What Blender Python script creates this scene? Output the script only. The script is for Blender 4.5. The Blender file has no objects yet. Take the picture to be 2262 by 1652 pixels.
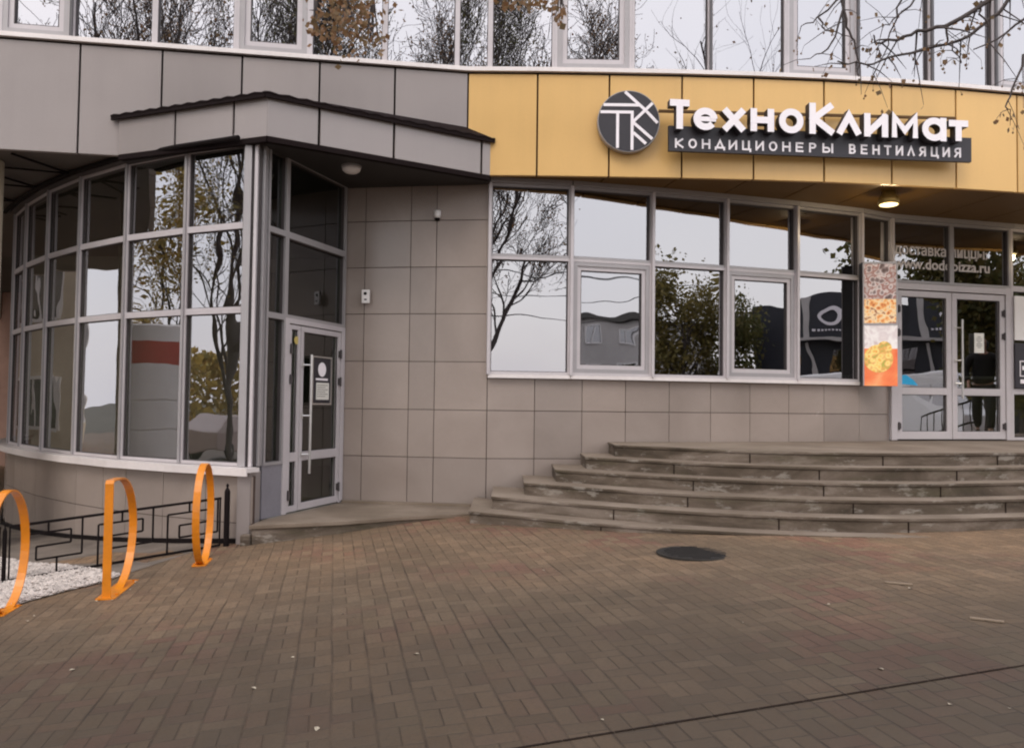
import bpy, math, random
from mathutils import Vector, Matrix
S = bpy.context.scene
COL = S.collection
R = math.radians

# ------------------------------------------------------------ camera, sky, sun
EYE = Vector((0, 0, 1.5)); F = 1800.0; CW, CH = 2262.0, 1652.0      # focal length and frame in the same pixel unit
PITCH = math.atan(62 / F); ROLL = 0.0125
_f = Vector((0, math.cos(PITCH), math.sin(PITCH))); _u0 = Vector((0, -math.sin(PITCH), math.cos(PITCH))); _r0 = Vector((1, 0, 0))
_r = math.cos(ROLL) * _r0 + math.sin(ROLL) * _u0; _u = -math.sin(ROLL) * _r0 + math.cos(ROLL) * _u0
cam = bpy.data.cameras.new('camera'); co = bpy.data.objects.new('camera', cam); COL.objects.link(co)
cam.sensor_width = 36; cam.lens = 36 * F / CW; cam.clip_end = 2000; cam.clip_start = 0.05
m3 = Matrix((_r, _u, -_f)).transposed().to_4x4(); m3.translation = EYE
co.matrix_world = m3; S.camera = co

def ray(px, py): return _f + _r * ((px - CW / 2) / F) + _u * ((CH / 2 - py) / F)
def at_z(px, py, z):                       # measured point on a level plane
    d = ray(px, py); t = (z - EYE.z) / d.z; return EYE + d * t
def at_y(px, py, y):
    d = ray(px, py); return EYE + d * (y / d.y)

W = bpy.data.worlds.new('World'); S.world = W; W.use_nodes = True
wn = W.node_tree; wn.nodes.clear()
sky = wn.nodes.new('ShaderNodeTexSky'); sky.sky_type = 'NISHITA'; sky.sun_disc = False
sky.sun_elevation = R(48); sky.sun_rotation = R(200); sky.air_density = 1.5; sky.dust_density = 4
bg1 = wn.nodes.new('ShaderNodeBackground'); bg1.inputs[1].default_value = 0.05; wn.links.new(sky.outputs[0], bg1.inputs[0])
tc = wn.nodes.new('ShaderNodeTexCoord'); nz = wn.nodes.new('ShaderNodeTexNoise'); nz.inputs['Scale'].default_value = 1.6; nz.inputs['Detail'].default_value = 4
wn.links.new(tc.outputs['Generated'], nz.inputs['Vector'])
rp = wn.nodes.new('ShaderNodeValToRGB'); rp.color_ramp.elements[0].position = .3; rp.color_ramp.elements[1].position = .7
rp.color_ramp.elements[0].color = (.78, .775, .85, 1); rp.color_ramp.elements[1].color = (.98, .95, .965, 1)
wn.links.new(nz.outputs['Fac'], rp.inputs[0])
bg2 = wn.nodes.new('ShaderNodeBackground'); bg2.inputs[1].default_value = 1.55; wn.links.new(rp.outputs[0], bg2.inputs[0])
ad = wn.nodes.new('ShaderNodeAddShader'); wo = wn.nodes.new('ShaderNodeOutputWorld')
wn.links.new(bg1.outputs[0], ad.inputs[0]); wn.links.new(bg2.outputs[0], ad.inputs[1]); wn.links.new(ad.outputs[0], wo.inputs[0])
sun = bpy.data.lights.new('sun', 'SUN'); sun.energy = 0.6; sun.angle = R(25); sun.color = (1, .95, .88)
so = bpy.data.objects.new('sun', sun); COL.objects.link(so)
_az = R(200); so.rotation_euler = Vector((math.sin(_az) * math.cos(R(48)), math.cos(_az) * math.cos(R(48)), math.sin(R(48)))).to_track_quat('Z', 'Y').to_euler()
S.view_settings.view_transform = 'Standard'; S.view_settings.look = 'None'; S.view_settings.exposure = 0.12; S.view_settings.gamma = 1
S.cycles.filter_width = 2.1
S.cycles.max_bounces = 8; S.cycles.transparent_max_bounces = 16; S.cycles.glossy_bounces = 5

# ------------------------------------------------------------ materials
class N:
    def __init__(s, name):
        s.m = bpy.data.materials.new(name); s.m.use_nodes = True; s.t = s.m.node_tree; s.t.nodes.clear()
        s.out = s.t.nodes.new('ShaderNodeOutputMaterial')
    def n(s, typ, **kw):
        x = s.t.nodes.new(typ)
        for k, v in kw.items(): setattr(x, k, v)
        return x
    def put(s, x, key, v):
        if v is None: return
        if hasattr(v, 'links') and hasattr(v, 'node'): s.t.links.new(v, x.inputs[key])
        else:
            if isinstance(v, tuple) and len(v) == 3 and x.inputs[key].type == 'RGBA': v = (*v, 1)
            x.inputs[key].default_value = v
    def math(s, op, a, b=0.0, c=None):
        x = s.n('ShaderNodeMath', operation=op); s.put(x, 0, a); s.put(x, 1, b)
        if c is not None: s.put(x, 2, c)
        return x.outputs[0]
    def noise(s, scale, detail=3, vec=None, rough=.5, dist=0.0):
        x = s.n('ShaderNodeTexNoise'); s.put(x, 'Scale', scale); s.put(x, 'Detail', detail); s.put(x, 'Roughness', rough); s.put(x, 'Distortion', dist)
        s.put(x, 'Vector', vec if vec is not None else s.obj()); return x.outputs['Fac']
    def obj(s):
        if not hasattr(s, '_o'): s._o = s.n('ShaderNodeNewGeometry').outputs['Position']
        return s._o
    def ramp(s, fac, stops):
        x = s.n('ShaderNodeValToRGB'); s.put(x, 0, fac); e = x.color_ramp.elements
        while len(e) < len(stops): e.new(.5)
        for i, (p, c) in enumerate(stops):
            e[i].position = p; e[i].color = (*c, 1) if len(c) == 3 else c
        return x.outputs[0]
    def mix(s, fac, a, b, mode='MIX'):
        x = s.n('ShaderNodeMix', data_type='RGBA', blend_type=mode); s.put(x, 0, fac); s.put(x, 6, a); s.put(x, 7, b); return x.outputs[2]
    def mapping(s, vec, scale=(1, 1, 1), rot=(0, 0, 0)):
        x = s.n('ShaderNodeMapping'); s.put(x, 0, vec); x.inputs['Scale'].default_value = scale; x.inputs['Rotation'].default_value = rot; return x.outputs[0]
    def bump(s, h, strength=.3, dist=.01):
        x = s.n('ShaderNodeBump'); s.put(x, 'Height', h); s.put(x, 'Strength', strength); s.put(x, 'Distance', dist); return x.outputs[0]
    def bsdf(s, color, rough=.6, metal=0.0, normal=None, spec=None, emit=None, est=0.0, coat=None):
        x = s.n('ShaderNodeBsdfPrincipled'); s.put(x, 'Base Color', color); s.put(x, 'Roughness', rough); s.put(x, 'Metallic', metal)
        if normal is not None: s.put(x, 'Normal', normal)
        if spec is not None: s.put(x, 'Specular IOR Level', spec)
        if coat is not None: s.put(x, 'Coat Weight', coat)
        if emit is not None: s.put(x, 'Emission Color', emit); s.put(x, 'Emission Strength', est)
        s.t.links.new(x.outputs[0], s.out.inputs[0]); return s.m

def plain(name, col, rough=.6, metal=0.0, var=.12, scale=3.0, spec=None, bump=0.0, island=0.0):
    k = N(name); nz1 = k.noise(scale, 5); nz2 = k.noise(scale * 9, 3)
    lo = tuple(c * (1 - var) for c in col); hi = tuple(min(1, c * (1 + var)) for c in col)
    c = k.ramp(k.math('ADD', k.math('MULTIPLY', nz1, .7), k.math('MULTIPLY', nz2, .3)), [(.32, lo), (.68, hi)])
    if island:
        g = k.n('ShaderNodeNewGeometry').outputs['Random Per Island']
        c = k.mix(1.0, c, k.ramp(g, [(0, (1 - island,) * 3), (1, (1 + island * .3,) * 3)]), 'MULTIPLY')
    return k.bsdf(c, rough, metal, k.bump(nz2, bump, .004) if bump else None, spec)

def panel(name, col, rough, metal, island):
    k = N(name); p = k.obj(); g = k.n('ShaderNodeNewGeometry').outputs['Random Per Island']
    st = k.noise(1.0, 5, k.mapping(p, (7, 7, .35)), .6); cl = k.noise(.6, 4); fi = k.noise(40, 3)
    c = k.ramp(k.math('ADD', k.math('MULTIPLY', st, .22), k.math('MULTIPLY', cl, .78)), [(.32, tuple(x * .90 for x in col)), (.5, col), (.66, tuple(min(1, x * 1.06) for x in col))])
    c = k.mix(1.0, c, k.ramp(g, [(0, (1 - island,) * 3), (1, (1 + island * .3,) * 3)]), 'MULTIPLY')
    c = k.mix(k.math('MULTIPLY', fi, .06), c, (.08, .07, .06))
    return k.bsdf(c, k.math('MULTIPLY_ADD', cl, .2, rough - .1), metal, k.bump(k.noise(1.3, 2), .06, .03))
M = {}
M['grey_panel'] = panel('grey composite panel', (.325, .286, .274), .32, .15, .09)
M['yellow_panel'] = panel('ochre composite panel', (.74, .46, .165), .34, .08, .07)
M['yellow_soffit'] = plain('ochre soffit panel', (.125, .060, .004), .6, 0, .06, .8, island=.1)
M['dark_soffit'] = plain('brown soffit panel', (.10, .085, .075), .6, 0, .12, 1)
M['joint'] = plain('dark joint', (.022, .014, .011), .9, spec=.1)
M['ochre_joint'] = plain('brown joint', (.11, .055, .015), .8)
M['tile_joint'] = plain('tile joint', (.085, .060, .050), .9, spec=.1)
M['alu'] = plain('grey aluminium frame', (.37, .35, .355), .38, .25, .06, 2)
M['alu_light'] = plain('pale aluminium frame', (.54, .50, .51), .35, .1, .06, 2)
M['sill'] = plain('white metal sill', (.78, .72, .70), .35, .1, .08, 2)
M['gasket'] = plain('dark frame edge', (.06, .05, .05), .6)
M['steel'] = plain('brushed steel', (.62, .60, .58), .28, .8, .08, 10)
M['white'] = plain('white plastic', (.78, .75, .73), .4, 0, .04, 4)
M['letter'] = plain('white acrylic letter', (.93, .88, .91), .35, 0, .02, 2)
M['sign_dark'] = plain('charcoal sign board', (.028, .025, .032), .5, 0, .15, 2)
M['black'] = plain('black painted metal', (.008, .005, .005), .75, 0, .2, 12, spec=.15)
M['orange'] = plain('orange powder coat', (.70, .225, .010), .30, 0, .12, 7)
M['interior'] = plain('interior plaster', (.30, .29, .25), .8, 0, .1, 1)
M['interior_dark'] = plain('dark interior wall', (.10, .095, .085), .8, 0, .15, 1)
M['roof_metal'] = plain('dark brown metal tile', (.010, .005, .005), .8, spec=.15)
M['paper'] = plain('notice paper', (.72, .70, .64), .7, 0, .05, 20)
M['bark'] = plain('tree bark', (.075, .06, .055), .9, 0, .35, 12, bump=.4)
M['red_band'] = plain('red painted band', (.42, .045, .03), .5, 0, .1, 3)
M['rubber'] = plain('tyre rubber', (.02, .02, .02), .8)
M['asphalt'] = plain('asphalt', (.05, .048, .047), .85, 0, .25, 1.5, bump=.3)
M['beige'] = plain('beige render', (.60, .51, .38), .85, 0, .12, .5)
M['pinkish'] = plain('pink brick facade', (.40, .25, .20), .85, 0, .15, .8)
M['pale_wall'] = plain('pale concrete facade', (.50, .47, .45), .85, 0, .12, .4)
M['dark_facade'] = plain('dark blue facade', (.022, .023, .032), .4, 0, .2, 1)
M['bare_soil'] = plain('trodden grey earth', (.16, .13, .105), .95, 0, .3, 4, bump=.6)
M['jacket'] = plain('black jacket cloth', (.012, .012, .014), .85, 0, .3, 12)
M['trousers'] = plain('dark trousers cloth', (.016, .016, .02), .9, 0, .3, 12)
M['skin'] = plain('skin', (.45, .26, .19), .5, 0, .06, 9)
M['hair'] = plain('dark hair', (.02, .014, .01), .7, 0, .3, 40)
M['van_paint'] = plain('white van paint', (.74, .74, .75), .2, 0, .03, 1)
M['car_paint'] = plain('beige car paint', (.42, .33, .30), .2, 0, .05, 1)
M['teal'] = plain('teal sign face', (.03, .22, .25), .5)
M['cyan'] = plain('cyan plastic film', (.02, .36, .66), .45)

def tile_mat():
    k = N('beige porcelain tile'); g = k.n('ShaderNodeNewGeometry').outputs['Random Per Island']
    cl = k.noise(1.1, 5, dist=.6); st = k.noise(22, 4)
    c = k.ramp(cl, [(.3, (.295, .244, .213)), (.7, (.360, .300, .264))])
    c = k.mix(1.0, c, k.ramp(g, [(0, (.88, .88, .88)), (1, (1.04, 1.03, 1.02))]), 'MULTIPLY')
    c = k.mix(k.math('MULTIPLY', st, .12), c, (.16, .13, .11))
    ro = k.math('MULTIPLY_ADD', cl, .25, .10)
    return k.bsdf(c, ro, 0, k.bump(k.noise(2.2, 2), .08, .02), spec=.5)
M['tile'] = tile_mat()

def glass(name, refl, tint, wave=.05, rough=.0, gcol=(.93, .92, .95)):
    k = N(name)
    w = k.noise(.9, 2); b = k.bump(w, wave, .05)
    fr = k.n('ShaderNodeFresnel'); fr.inputs[0].default_value = 1.5
    fac = k.math('ADD', refl, k.math('MULTIPLY', fr.outputs[0], 1 - refl)); fac = k.math('MINIMUM', fac, 1.0); fac = k.math('MULTIPLY', fac, k.math('SUBTRACT', 1.0, k.n('ShaderNodeNewGeometry').outputs['Backfacing']))
    tr = k.n('ShaderNodeBsdfTransparent'); k.put(tr, 0, tint)
    gl = k.n('ShaderNodeBsdfGlossy'); k.put(gl, 'Color', gcol); k.put(gl, 'Roughness', rough); k.put(gl, 'Normal', b)
    mx = k.n('ShaderNodeMixShader'); k.put(mx, 0, fac); k.t.links.new(tr.outputs[0], mx.inputs[1]); k.t.links.new(gl.outputs[0], mx.inputs[2])
    k.t.links.new(mx.outputs[0], k.out.inputs[0]); return k.m
M['mirror_glass'] = glass('mirror coated glass', .35, (.35, .36, .38), .10)
M['upper_glass'] = glass('upper mirror coated glass', .42, (.30, .31, .34), .06)
M['clear_glass'] = glass('clear glass', .32, (.80, .81, .76), .14)
M['door_glass'] = glass('door glass', .30, (.55, .57, .52), .08)
M['dark_glass'] = glass('dim entrance glass', .08, (.40, .43, .38), .05)
M['car_glass'] = glass('car glass', .3, (.2, .22, .24), 0)

def concrete():
    k = N('weathered step concrete'); p = k.obj()
    st = k.noise(1.0, 6, k.mapping(p, (1.1, 1.1, 4.0)), .65, .5); f = k.noise(30, 4)
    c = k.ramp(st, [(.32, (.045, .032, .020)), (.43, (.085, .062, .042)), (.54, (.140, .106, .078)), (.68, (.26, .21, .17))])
    chip = k.ramp(k.noise(3.3, 5, k.mapping(p, (1, 1, 3)), .7), [(.56, (0, 0, 0)), (.64, (1, 1, 1))])
    c = k.mix(k.math('MULTIPLY', chip, .55), c, (.40, .36, .31))
    moss = k.ramp(k.noise(1.7, 4, k.mapping(p, (1, 1, 5))), [(.56, (0, 0, 0)), (.7, (1, 1, 1))])
    c = k.mix(k.math('MULTIPLY', moss, .4), c, (.075, .068, .03))
    c = k.mix(k.math('MULTIPLY', f, .25), c, (.09, .07, .055))
    return k.bsdf(c, .88, 0, k.bump(k.math('ADD', f, k.math('MULTIPLY', chip, -.6)), .5, .01))
M['concrete'] = concrete()
def tread():
    k = N('worn tread concrete'); st = k.noise(1.3, 6, None, .6); f = k.noise(35, 4)
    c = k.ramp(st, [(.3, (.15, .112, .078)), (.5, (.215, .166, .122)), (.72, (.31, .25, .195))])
    c = k.mix(k.math('MULTIPLY', f, .3), c, (.11, .085, .065))
    return k.bsdf(c, .85, 0, k.bump(f, .4, .006))
M['tread'] = tread()

def pavers():
    k = N('brick paving'); sx = k.n('ShaderNodeSeparateXYZ'); k.t.links.new(k.obj(), sx.inputs[0])
    X, Y = sx.outputs[0], sx.outputs[1]; a = R(12.3)
    wob = k.math('MULTIPLY', k.math('SUBTRACT', k.noise(1.6, 3), .5), .022)
    u = k.math('ADD', k.math('ADD', k.math('MULTIPLY', X, math.cos(a)), k.math('MULTIPLY', Y, math.sin(a))), wob)
    v = k.math('ADD', k.math('MULTIPLY', X, -math.sin(a)), k.math('MULTIPLY', Y, math.cos(a)))
    u = k.math('DIVIDE', k.math('ADD', u, 100), .188); si = k.math('FLOOR', u); fu = k.math('FRACT', u)
    v = k.math('ADD', k.math('DIVIDE', k.math('ADD', v, 100), .282), k.math('MULTIPLY', k.math('MODULO', si, 2), .5)); vi = k.math('FLOOR', v); fv = k.math('FRACT', v)
    par = k.math('LESS_THAN', fv, .6667)
    half = k.math('MULTIPLY', par, k.math('GREATER_THAN', fu, .5))
    def line(d, w): return k.math('SUBTRACT', 1.0, k.math('SMOOTH_MIN', 1.0, k.math('DIVIDE', d, w), .1)) 
    du = k.math('MULTIPLY', k.math('MINIMUM', fu, k.math('SUBTRACT', 1.0, fu)), .2)
    dv = k.math('MULTIPLY', k.math('MINIMUM', k.math('MINIMUM', fv, k.math('SUBTRACT', 1.0, fv)), k.math('ABSOLUTE', k.math('SUBTRACT', fv, .6667))), .3)
    dm = k.math('ADD', k.math('MULTIPLY', k.math('ABSOLUTE', k.math('SUBTRACT', fu, .5)), .2), k.math('MULTIPLY', k.math('SUBTRACT', 1.0, par), 1.0))
    ju = k.math('MAXIMUM', k.math('SUBTRACT', 1.0, k.math('DIVIDE', du, .0095)), 0.0)
    jv = k.math('MULTIPLY', k.math('MAXIMUM', k.math('SUBTRACT', 1.0, k.math('DIVIDE', dv, .006)), 0.0), .7)
    jm = k.math('MULTIPLY', k.math('MAXIMUM', k.math('SUBTRACT', 1.0, k.math('DIVIDE', dm, .006)), 0.0), .8)
    ju = k.math('MULTIPLY', ju, k.ramp(k.noise(2.1, 4, None, .7), [(.38, (.30,) * 3), (.62, (1, 1, 1))])); J = k.math('MAXIMUM', k.math('MAXIMUM', ju, jv), jm)
    cmb = k.n('ShaderNodeCombineXYZ'); k.put(cmb, 0, si); k.put(cmb, 1, k.math('ADD', vi, k.math('MULTIPLY', half, .37))); k.put(cmb, 2, par)
    wn_ = k.n('ShaderNodeTexWhiteNoise'); wn_.noise_dimensions = '3D'; k.t.links.new(cmb.outputs[0], wn_.inputs[0])
    rnd = wn_.outputs[0]
    base = k.ramp(rnd, [(0, (.128, .087, .052)), (.35, (.149, .101, .061)), (.7, (.162, .111, .067)), (.93, (.184, .128, .080))])
    redz = k.ramp(k.noise(.75, 3), [(.50, (0, 0, 0)), (.64, (1, 1, 1))])
    redb = k.ramp(wn_.outputs[1], [(.50, (0, 0, 0)), (.52, (1, 1, 1))])
    base = k.mix(k.math('MULTIPLY', k.math('MULTIPLY', redz, redb), .55), base, (.155, .058, .044))
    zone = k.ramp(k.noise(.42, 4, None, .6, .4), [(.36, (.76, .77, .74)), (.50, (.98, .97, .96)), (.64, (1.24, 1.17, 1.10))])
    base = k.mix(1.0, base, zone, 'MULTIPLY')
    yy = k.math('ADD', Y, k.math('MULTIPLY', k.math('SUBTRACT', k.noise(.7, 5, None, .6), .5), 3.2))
    depth_tone = k.ramp(k.math('DIVIDE', yy, 10.0), [(.36, (.46, .435, .40)), (.47, (.62, .60, .57)), (.58, (1.04, 1.02, 1.0)), (.76, (1.38, 1.32, 1.26))])  # paving tone: darker towards the viewer, paler towards the steps, ragged edge
    base = k.mix(1.0, base, depth_tone, 'MULTIPLY')
    moss = k.ramp(k.noise(1.9, 5, None, .65), [(.55, (0, 0, 0)), (.72, (1, 1, 1))]); base = k.mix(k.math('MULTIPLY', moss, .16), base, (.105, .090, .042))
    dirt = k.noise(6, 5, None, .65); fine = k.noise(60, 4)
    base = k.mix(k.math('MULTIPLY', dirt, .36), base, (.11, .092, .072))
    base = k.mix(k.math('MULTIPLY', k.math('GREATER_THAN', fine, .54), .34), base, (.060, .045, .032))
    jw = k.math('MULTIPLY', J, k.ramp(k.noise(1.3, 3), [(.34, (.35,) * 3), (.62, (1, 1, 1))]))
    base = k.mix(k.math('MULTIPLY', jw, .97), base, (.020, .013, .009))
    h = k.math('ADD', k.math('MULTIPLY', J, -1.0), k.math('ADD', k.math('MULTIPLY', rnd, .25), k.math('MULTIPLY', fine, .35)))
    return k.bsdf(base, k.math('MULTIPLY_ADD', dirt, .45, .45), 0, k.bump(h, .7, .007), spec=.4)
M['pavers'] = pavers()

def leafmat(name, cols, rough=.7):
    k = N(name); g = k.n('ShaderNodeNewGeometry').outputs['Random Per Island']
    n_ = len(cols); c = k.ramp(g, [(i / max(1, n_ - 1), cc) for i, cc in enumerate(cols)])
    c = k.mix(k.math('MULTIPLY', k.noise(.7, 2), .3), c, cols[0])
    b = k.n('ShaderNodeBsdfPrincipled'); k.put(b, 'Base Color', c); k.put(b, 'Roughness', rough)
    t = k.n('ShaderNodeBsdfTranslucent'); k.put(t, 0, c)
    mx = k.n('ShaderNodeMixShader'); mx.inputs[0].default_value = .35
    k.t.links.new(b.outputs[0], mx.inputs[1]); k.t.links.new(t.outputs[0], mx.inputs[2]); k.t.links.new(mx.outputs[0], k.out.inputs[0]); return k.m
M['leaf_brown'] = leafmat('brown autumn leaf', [(.20, .10, .045), (.30, .17, .08), (.14, .10, .05), (.36, .24, .12)])
M['leaf_yellow'] = leafmat('yellow autumn leaf', [(.42, .30, .07), (.55, .40, .10), (.26, .23, .08), (.46, .26, .06)])
M['leaf_green'] = leafmat('green autumn leaf', [(.09, .105, .03), (.15, .14, .04), (.20, .155, .05), (.07, .085, .028)])
M['leaf_willow'] = leafmat('ochre green leaf', [(.17, .14, .035), (.27, .21, .06), (.12, .11, .035), (.30, .22, .07)])
M['pebble'] = plain('white marble pebble', (.58, .51, .46), .7, 0, .2, 8, island=.35)

def poster(name, cols, sc):
    k = N(name); p = k.obj()
    vo = k.n('ShaderNodeTexVoronoi'); k.put(vo, 'Scale', sc); k.put(vo, 'Vector', p)
    n2 = k.noise(sc * .55, 5, None, .6, 1.2)
    f = k.math('ADD', k.math('MULTIPLY', n2, .75), k.math('MULTIPLY', vo.outputs['Distance'], .45))
    c = k.ramp(f, cols); return k.bsdf(c, .35, emit=c, est=.15)
M['pizza_a'] = poster('backlit food picture', [(.36, (.45, .10, .03)), (.46, (.75, .25, .06)), (.56, (.88, .48, .16)), (.66, (.92, .72, .45)), (.78, (.4, .14, .05))], 17)
M['pizza_b'] = poster('backlit pizza picture', [(.36, (.80, .26, .06)), (.44, (.88, .52, .10)), (.56, (.92, .74, .26)), (.66, (.80, .40, .10)), (.78, (.45, .42, .08))], 15)
M['poster_pale'] = poster('backlit pale picture', [(.34, (.82, .74, .72)), (.55, (.70, .62, .62)), (.68, (.86, .82, .80)), (.85, (.6, .5, .5))], 6)
M['poster_text'] = poster('backlit writing picture', [(.38, (.10, .06, .05)), (.50, (.28, .20, .19)), (.58, (.70, .62, .60)), (.64, (.30, .10, .07)), (.8, (.5, .42, .40))], 12)
M['poster_orange'] = poster('backlit orange picture', [(.3, (.80, .13, .04)), (.6, (.88, .24, .08)), (.8, (.92, .42, .18))], 5)

def lampglow(name, col, st):
    k = N(name); e = k.n('ShaderNodeEmission'); k.put(e, 0, col); e.inputs[1].default_value = st
    k.t.links.new(e.outputs[0], k.out.inputs[0]); return k.m
M['lamp_glow'] = lampglow('warm lamp diffuser', (1, .78, .36), 3.2)

# ------------------------------------------------------------ mesh builder
class MB:
    def __init__(s): s.v = []; s.f = []; s.mi = []
    def add(s, vs, fs, mi=0):
        o = len(s.v); s.v += [tuple(x) for x in vs]; s.f += [tuple(i + o for i in f) for f in fs]; s.mi += [mi] * len(fs)
    def obox(s, c, ax, ay, az, mi=0):                    # centre, half-axis vectors
        c, ax, ay, az = Vector(c), Vector(ax), Vector(ay), Vector(az)
        vs = [c + i * ax + j * ay + k * az for k in (-1, 1) for j in (-1, 1) for i in (-1, 1)]
        fs = [(0, 2, 3, 1), (4, 5, 7, 6), (0, 1, 5, 4), (2, 6, 7, 3), (0, 4, 6, 2), (1, 3, 7, 5)]
        if ax.cross(ay).dot(az) < 0: fs = [tuple(reversed(f)) for f in fs]
        s.add(vs, fs, mi)
    def box(s, x0, y0, z0, x1, y1, z1, mi=0):
        s.obox(((x0 + x1) / 2, (y0 + y1) / 2, (z0 + z1) / 2), (abs(x1 - x0) / 2, 0, 0), (0, abs(y1 - y0) / 2, 0), (0, 0, abs(z1 - z0) / 2), mi)
    def bar(s, a, b, n, w, d, off=0.0, mi=0):            # a->b, n = outward normal, w across, d deep, off along n
        a, b, n = Vector(a), Vector(b), Vector(n).normalized(); t = (b - a); L = t.length; t = t / L; w_ = t.cross(n).normalized()
        s.obox((a + b) / 2 + n * off, t * L / 2, w_ * w / 2, n * d / 2, mi)
    def prism(s, pts, z0, z1, mi=0, bottom=True):
        n = len(pts); ar = sum(pts[i][0] * pts[(i + 1) % n][1] - pts[(i + 1) % n][0] * pts[i][1] for i in range(n))
        if ar < 0: pts = pts[::-1]
        vs = [(p[0], p[1], z0) for p in pts] + [(p[0], p[1], z1) for p in pts]
        fs = [(i, (i + 1) % n, n + (i + 1) % n, n + i) for i in range(n)] + [tuple(range(n, 2 * n))]
        if bottom: fs.append(tuple(reversed(range(n))))
        s.add(vs, fs, mi)
    def tube(s, pts, rs, sides=8, mi=0, cap=True):
        pts = [Vector(p) for p in pts]; n = len(pts)
        if not hasattr(rs, '__len__'): rs = [rs] * n
        prev = None; rings = []; o = len(s.v)
        for i, p in enumerate(pts):
            t = (pts[min(i + 1, n - 1)] - pts[max(i - 1, 0)]); t = t.normalized() if t.length > 1e-9 else Vector((0, 0, 1))
            if prev is None: a = t.cross(Vector((0, 0, 1)) if abs(t.z) < .9 else Vector((1, 0, 0))).normalized()
            else:
                a = (prev - t * prev.dot(t)); a = a.normalized() if a.length > 1e-6 else t.orthogonal().normalized()
            prev = a; b = t.cross(a)
            for k in range(sides):
                th = 2 * math.pi * k / sides; s.v.append(tuple(p + (a * math.cos(th) + b * math.sin(th)) * rs[i]))
        for i in range(n - 1):
            for k in range(sides):
                k2 = (k + 1) % sides; s.f.append((o + i * sides + k, o + i * sides + k2, o + (i + 1) * sides + k2, o + (i + 1) * sides + k)); s.mi.append(mi)
        if cap:
            s.f.append(tuple(o + k for k in reversed(range(sides)))); s.mi.append(mi)
            s.f.append(tuple(o + (n - 1) * sides + k for k in range(sides))); s.mi.append(mi)
    def lathe(s, c, axis, prof, sides=24, mi=0):         # prof: (radius, height along axis)
        c, ax = Vector(c), Vector(axis).normalized(); a = ax.orthogonal().normalized(); b = ax.cross(a); o = len(s.v); n = len(prof)
        for r, h in prof:
            for k in range(sides):
                th = 2 * math.pi * k / sides; s.v.append(tuple(c + ax * h + (a * math.cos(th) + b * math.sin(th)) * max(r, 1e-4)))
        for i in range(n - 1):
            for k in range(sides):
                k2 = (k + 1) % sides; s.f.append((o + i * sides + k, o + i * sides + k2, o + (i + 1) * sides + k2, o + (i + 1) * sides + k)); s.mi.append(mi)
        s.f.append(tuple(o + k for k in reversed(range(sides)))); s.mi.append(mi)
        s.f.append(tuple(o + (n - 1) * sides + k for k in range(sides))); s.mi.append(mi)
    def build(s, name, mats, parent=None, bevel=0.0, smooth=False):
        me = bpy.data.meshes.new(name); me.from_pydata(s.v, [], s.f); 
        for m_ in (mats if isinstance(mats, list) else [mats]): me.materials.append(M[m_] if isinstance(m_, str) else m_)
        me.polygons.foreach_set('material_index', s.mi)
        if smooth: me.polygons.foreach_set('use_smooth', [True] * len(me.polygons))
        me.update(); o = bpy.data.objects.new(name, me); COL.objects.link(o)
        if parent is not None: attach(o, parent)
        if bevel:
            b = o.modifiers.new('bevel', 'BEVEL'); b.width = bevel; b.segments = 2; b.limit_method = 'ANGLE'; b.angle_limit = R(40)
        return o
def world_loc(o):
    v = Vector(o.get('_w', (0, 0, 0))); return v
def attach(o, parent):
    o.parent = parent; w = Vector(parent['_w']) if '_w' in parent else Vector((0, 0, 0))
    o.matrix_parent_inverse = Matrix.Translation(-w)
    if parent.type != 'EMPTY' or '_w' not in parent: o.matrix_parent_inverse = Matrix.Identity(4)
def tag(o, label=None, cat=None, group=None, kind=None):
    if label: o['label'] = label
    if cat: o['category'] = cat
    if group: o['group'] = group
    if kind: o['kind'] = kind
    return o
def thing(name, label, cat, loc=(0, 0, 0), group=None, rz=0.0, local=False):
    o = bpy.data.objects.new(name, None); COL.objects.link(o); o.location = loc; o.rotation_euler = (0, 0, rz); o.empty_display_size = .2
    if not local: o['_w'] = tuple(loc)
    return tag(o, label, cat, group)
def copy_tree(o, parent=None):
    c = o.copy(); COL.objects.link(c); c.parent = parent
    if parent is not None: c.matrix_parent_inverse = o.matrix_parent_inverse.copy()
    for ch in list(o.children): copy_tree(ch, c)
    return c
def lerp(a, b, t): return a + (b - a) * t
def poly_at_x(poly, x):
    for (x0, y0), (x1, y1) in zip(poly, poly[1:]):
        if x <= x1: return lerp(y0, y1, (x - x0) / (x1 - x0))
    (x0, y0), (x1, y1) = poly[-2:]; return lerp(y0, y1, (x - x0) / (x1 - x0))
def clip(x, a, b): return max(a, min(b, x))

def ground(x, y):
    return .21 + .045 * clip(x + .5, 0, 3) + .012 * clip(x - 2.5, 0, 8) - .085 * clip(-.5 - x, 0, 7) - .022 * clip(8 - y, 0, 12)

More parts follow.
